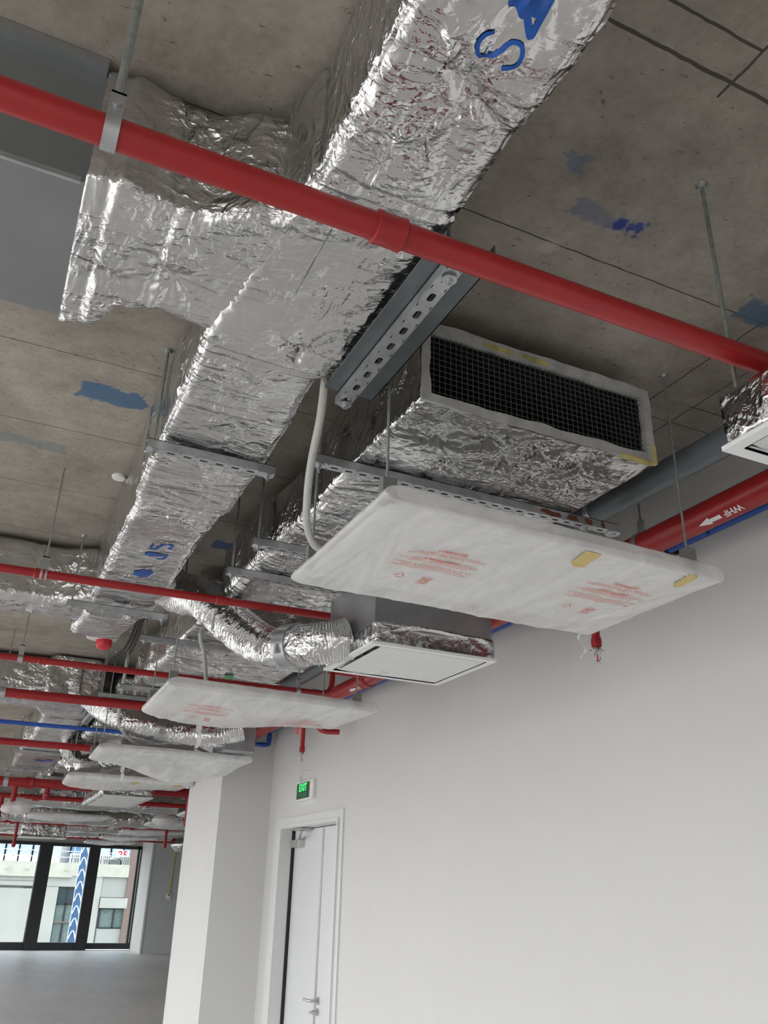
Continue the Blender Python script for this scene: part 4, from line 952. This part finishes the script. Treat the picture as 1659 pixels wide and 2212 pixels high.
for k, (Y, xa, xb, z0, z1) in enumerate(((14.0, -3, 4.2, 2.80, 3.05), (17.5, -3, 4.6, 2.78, 3.04), (20.4, -3, 5.0, 2.80, 3.05), (23.4, -3, 5.0, 2.84, 3.1))):
    o = foil_run('foil_cross_duct', 'x', [(xa, Y, Y+.45, z0, z1), (xb, Y, Y+.45, z0-.01, z1)], .06, 'foil_far', None, .016, randpins(xa, xb, Y, Y+.45, z0, 10, .3, .03, k), 200+k, .1, seams=tuple(xa+.9*i for i in range(8)))
    tag(o, 'distant foil duct crossing the room, %s from the near end' % names_[k], 'air duct', 'distant cross ducts')
for k, (Y, z, r) in enumerate(((13.6, 2.86, .035), (15.3, 2.90, .04), (18.9, 2.83, .035), (22.0, 2.95, .045), (25.4, 2.90, .07))):
    pipe('sprinkler_pipe', [(-3, Y, z), (5.6, Y, z+.02)], r, 'red', 'distant red pipe crossing the far ceiling, %s from the near end' % names_[k], 'pipe', 'distant red pipes', couplings=(((.9, Y, z), 'x'), ((3.2, Y, z), 'x')), n=10)
for k, (x, Y, za, zb, r) in enumerate(((.55, 12.5, 2.62, 2.95, .035), (.95, 12.5, 2.78, 2.95, .035), (.45, 13.6, 2.45, 2.85, .035), (1.0, 18.9, 2.4, 2.83, .03), (2.85, 12.5, 2.55, 2.93, .045), (3.9, 18.9, 2.5, 2.83, .03))):
    t = thing('sprinkler_dropper', (x, Y, za), ['red vertical dropper under the thick far red pipe, left one', 'red vertical dropper under the thick far red pipe, right one', 'long red dropper at the far left edge', 'red dropper just above the first dark window', 'thick red dropper beside the white pier', 'small red dropper far beside the white pier'][k], 'pipe')
    q = MB(); q.cyl((x, Y, za), (x, Y, zb), r, 10); link('dropper_pipe', q, 'red', t, smooth=True)
    q = MB(); q.lathe((x, Y, za), [(r*.7, -.03), (r*1.3, 0), (r*1.3, .05), (r, .06)], 10); link('socket', q, 'red', t, smooth=True)
# wrapped round items and a low metal box
for k, (x, Y, z, r) in enumerate(((.62, 12.6, 2.66, .19), (5.15, 22.5, 2.72, .35), (3.15, 15.5, 2.80, .22))):
    q = MB(); prof = [(r*sin(pi*j/10)*(1 if j < 6 else .8)+.004, -r*.55*cos(pi*j/10)) for j in range(11)]
    q.lathe((x, Y, z), prof, 20); q.v = [tuple(Vector(v)+Vector((1, 1, 1))*.03*noise.noise(Vector(v)*9)) for v in q.v]
    t = thing('wrapped_downlight', (x, Y, z-.2), 'x', 'wrapped light'); link('plastic_bag', q, 'film' if k != 1 else 'foil_far', t, smooth=180); link('hanging_wire', rod_mb(x, Y, z, SLAB, .006), 'rod', t)
    tag(t, ['plastic-bagged round fitting hanging at the far left below the red pipe', 'round foil bag hanging beside the white pier above the grey wall', 'round bagged fitting below the far ducts beside the pier'][k], 'wrapped light', 'bagged round fittings')
t = thing('duct_end_box', (1.6, 19.4, 2.55), 'low foil-covered box hanging above the first dark window', 'duct box')
foil_run('foil_box', 'x', [(1.10, 19.1, 19.6, 2.60, 2.86), (1.95, 19.1, 19.6, 2.58, 2.84)], .04, 'foil_far', t, .008, (), 230, .03)
q = MB(); q.box(1.09, 1.97, 19.05, 19.65, 2.575, 2.59); link('bottom_edge_strip', q, 'white_metal', t)
for x in (1.2, 1.85): link('threaded_rod', rod_mb(x, 19.35, 2.8, SLAB, .006), 'rod', t)

# ------------------------------------------------------------------ outside: facing building
b1 = thing('office_building', (6, 62, -8), 'cream building with dark windows seen through the far glass wall', 'building')
FY = 60
q = MB(); q.box(-22, 11.0, FY+.3, FY+12, -9, 2.2); link('facade_wall', q, 'facade', b1)
q = MB(); q.box(-22, 10.3, FY-.1, FY+.5, 2.22, 2.95); q.box(-22, 6.9, FY-.25, FY+.4, 2.12, 2.28)
for k in range(18): q.box(-12+k*1.15, -11.8+k*1.15, FY-.16, FY-.05, 2.5, 2.6)
link('roof_parapet', q, 'ledge', b1)
q = MB(); q.box(-22, 7.5, FY, FY+.3, 1.60, 2.2); q.box(7.5, 8.75, FY, FY+.3, -9, 2.2); q.box(5.0, 6.22, FY, FY+.3, -9, 1.6); q.box(-1.8, 4.9, FY, FY+.3, -9, 1.45); q.box(-22, -3, FY, FY+.3, -9, 1.45); link('facade_panel', q, 'facade', b1)
q = MB(); q.box(-22, 7.5, FY-.02, FY, 1.58, 1.61); q.box(-22, 4.9, FY-.03, FY, 1.86, 1.885); link('shadow_joint', q, 'bracket', b1)
q = MB(); q.box(8.75, 10.3, FY+.1, FY+.3, 1.05, 2.75); q.box(8.85, 10.4, FY+.1, FY+.3, -9, -.70); link('facade_panel', q, 'facade2', b1)
q = MB(); q.box(8.80, 10.45, FY-.15, FY+.3, .44, 1.02); link('window_ledge', q, 'facade', b1)
def bwin(x0, x1, z0, z1, muls, trans, curt=True):
    q = MB(); q.box(x0, x1, FY+.18, FY+.2, z0, z1); w_ = link('building_window', q, 'ext_glass', b1)
    q = MB()
    for m_ in (x0, *muls, x1): q.box(m_-.05, m_+.05, FY+.08, FY+.2, z0, z1)
    for t_ in (z0, *trans, z1): q.box(x0, x1, FY+.08, FY+.2, t_-.04, t_+.04)
    link('window_frame', q, 'black_alu', b1)
    if curt:
        for a, b_ in zip((x0, *muls), (*muls, x1)):
            q = MB(); n = 14; ztop_ = trans[0] if trans else z1
            vs = [(a+.06+(b_-a-.12)*k/n, FY+.15+.02*(k % 2), zz) for k in range(n+1) for zz in (z0, ztop_-.05)]
            q.add(vs, [(2*k, 2*k+1, 2*k+3, 2*k+2) for k in range(n)]); link('curtain', q, 'curtain', b1)
bwin(6.22, 7.5, -3.2, 1.58, (6.80,), (.62,))
q = MB(); q.box(6.2, 7.5, FY+.06, FY+.2, -.42, -.34); link('window_transom', q, 'brown', b1)
bwin(8.9, 10.35, -.68, .42, (9.75,), ())
bwin(4.2, 5.0, -9, 1.45, (), (), False)
q = MB(); q.box(10.3, 11.0, FY-.1, FY+.3, -9, 4.6); link('brown_pilaster', q, 'brown', b1)
q = MB(); q.box(11.0, 11.12, FY-.2, FY+.3, -9, 4.8); link('white_edge_strip', q, 'white_metal', b1)
b2 = thing('glass_building', (13, 60, -8), 'pale blue building slice at the right end of the far windows', 'building')
q = MB(); q.box(11.35, 14, FY+2, FY+9, -9, 3.4); link('blue_panel_wall', q, 'lightblue', b2)
q = MB(); q.box(11.25, 14, FY+1.5, FY+8, 3.4, 12); link('upper_glass', q, 'blue_tower', b2)
for k, (x0, x1, zt, mat, lab) in enumerate(((-20, 1.5, 30, 'blue_tower', 'blue glass tower behind the cream building, leftmost'), (3.0, 9.2, 30, 'pale_tower', 'pale tower behind the cream building, left of centre'), (10.0, 12.5, 30, 'blue_tower', 'blue tower behind the rooftop antenna signs'), (12.6, 22, 30, 'pale_tower', 'pale lilac tower behind the cream building, right'))):
    t = thing('distant_tower', ((x0+x1)/2, 95, -8), lab, 'building')
    q = MB(); q.box(x0, x1, 92, 100, -9, zt); link('tower_wall', q, mat, t)
    for j in range(3):
        q = MB(); q.box(x0, x1, 91.9, 92, 3.6+j*3.2, 4.2+j*3.2)
        for i in range(int((x1-x0)/1.2)): q.box(x0+i*1.2, x0+i*1.2+.12, 91.9, 92, 2, 12)
        link('floor_band', q, 'white_metal', t)
# rooftop items
t = thing('roof_railing', (2, 61, 2.9), 'white railing on the roof of the cream building', 'railing')
q = MB()
for k in range(24): q.box(-12+k*.9, -11.95+k*.9, 61, 61.05, 2.9, 4.0)
for z in (3.3, 3.65, 4.0): q.box(-12, 9.6, 61, 61.05, z-.02, z+.02)
link('rails', q, 'white_metal', t)
for k, (x, lab) in enumerate(((7.1, 'white rooftop air conditioning box beside the roof fan, left'), (8.9, 'white rooftop louvred box right of the dark mullion'), (10.1, 'white rooftop box at the right end of the roof'))):
    t = thing('rooftop_unit', (x, 61.5, 2.9), lab, 'air conditioner')
    q = MB(); q.box(x-.35, x+.35, 61.2, 61.8, 2.9, 3.55); link('unit_casing', q, 'white_metal', t, bevel=.03)
    q = MB()
    for j in range(5): q.box(x-.28+j*.13, x-.22+j*.13, 61.17, 61.2, 3.0, 3.45)
    link('unit_grille', q, 'bracket', t)
t = thing('roof_fan', (9.55, 61.3, 2.9), 'arched white roof fan with dark grille', 'roof fan')
q = MB(); q.lathe((9.55, 61.2, 3.05), [(.42, 0), (.42, .5)], 24, 'y'); link('fan_hood', q, 'white_metal', t, smooth=True)
q = MB(); q.lathe((9.55, 61.15, 3.05), [(.34, 0), (.34, .06)], 24, 'y'); link('fan_grille', q, 'bracket', t)
for k, (x, z, s) in enumerate(((8.05, 3.65, 'E'), (10.1, 3.55, '25'))):
    t = thing('roof_sign', (x, 62, z), ['white roof sign with red letter between the first two mullions', 'white roof sign with red number near the right pier'][k], 'sign')
    q = MB(); q.box(x-.42, x+.42, 62, 62.06, z-.25, z+.33); link('sign_board', q, 'white_metal', t)
    q = MB(); q.box(x-.40, x-.36, 62.06, 62.12, 2.8, z); q.box(x+.36, x+.40, 62.06, 62.12, 2.8, z); link('sign_post', q, 'bracket', t)
    vs, fs = textmesh(s, .6, .02); q = MB(); q.add([(x+v.x, 61.985, z+.04+v.y) for v in vs], fs); link('sign_lettering', q, 'redsign', t)
# tall blue banner with white arcs, hung at an angle outside the glass
t = thing('street_banner', (4.95, 40, -2), 'tall blue and white patterned banner outside, beside the second mullion', 'banner')
q = MB(); q.box(4.80, 5.12, 40, 40.05, -1.6, 3.9); link('banner_cloth', q, 'banner', t)
for k in range(11):
    z = -1.2+k*.46; P = [(4.82+.28*j/8, 39.99, z+.30*sin(pi*j/8)) for j in range(9)]; q = MB(); q.tube(P, .030, 6); link('white_arc', q, 'banner_white', t)
q = MB(); q.box(5.09, 5.13, 39.97, 40.06, -1.6, 3.9); q.box(4.79, 4.81, 39.97, 40.06, -1.6, 3.9); link('banner_border', q, 'banner_white', t)
mb = MB(); mb.box(-60, 60, YF+1, 100, -9.2, -9); struct('ground', mb, 'facade2')
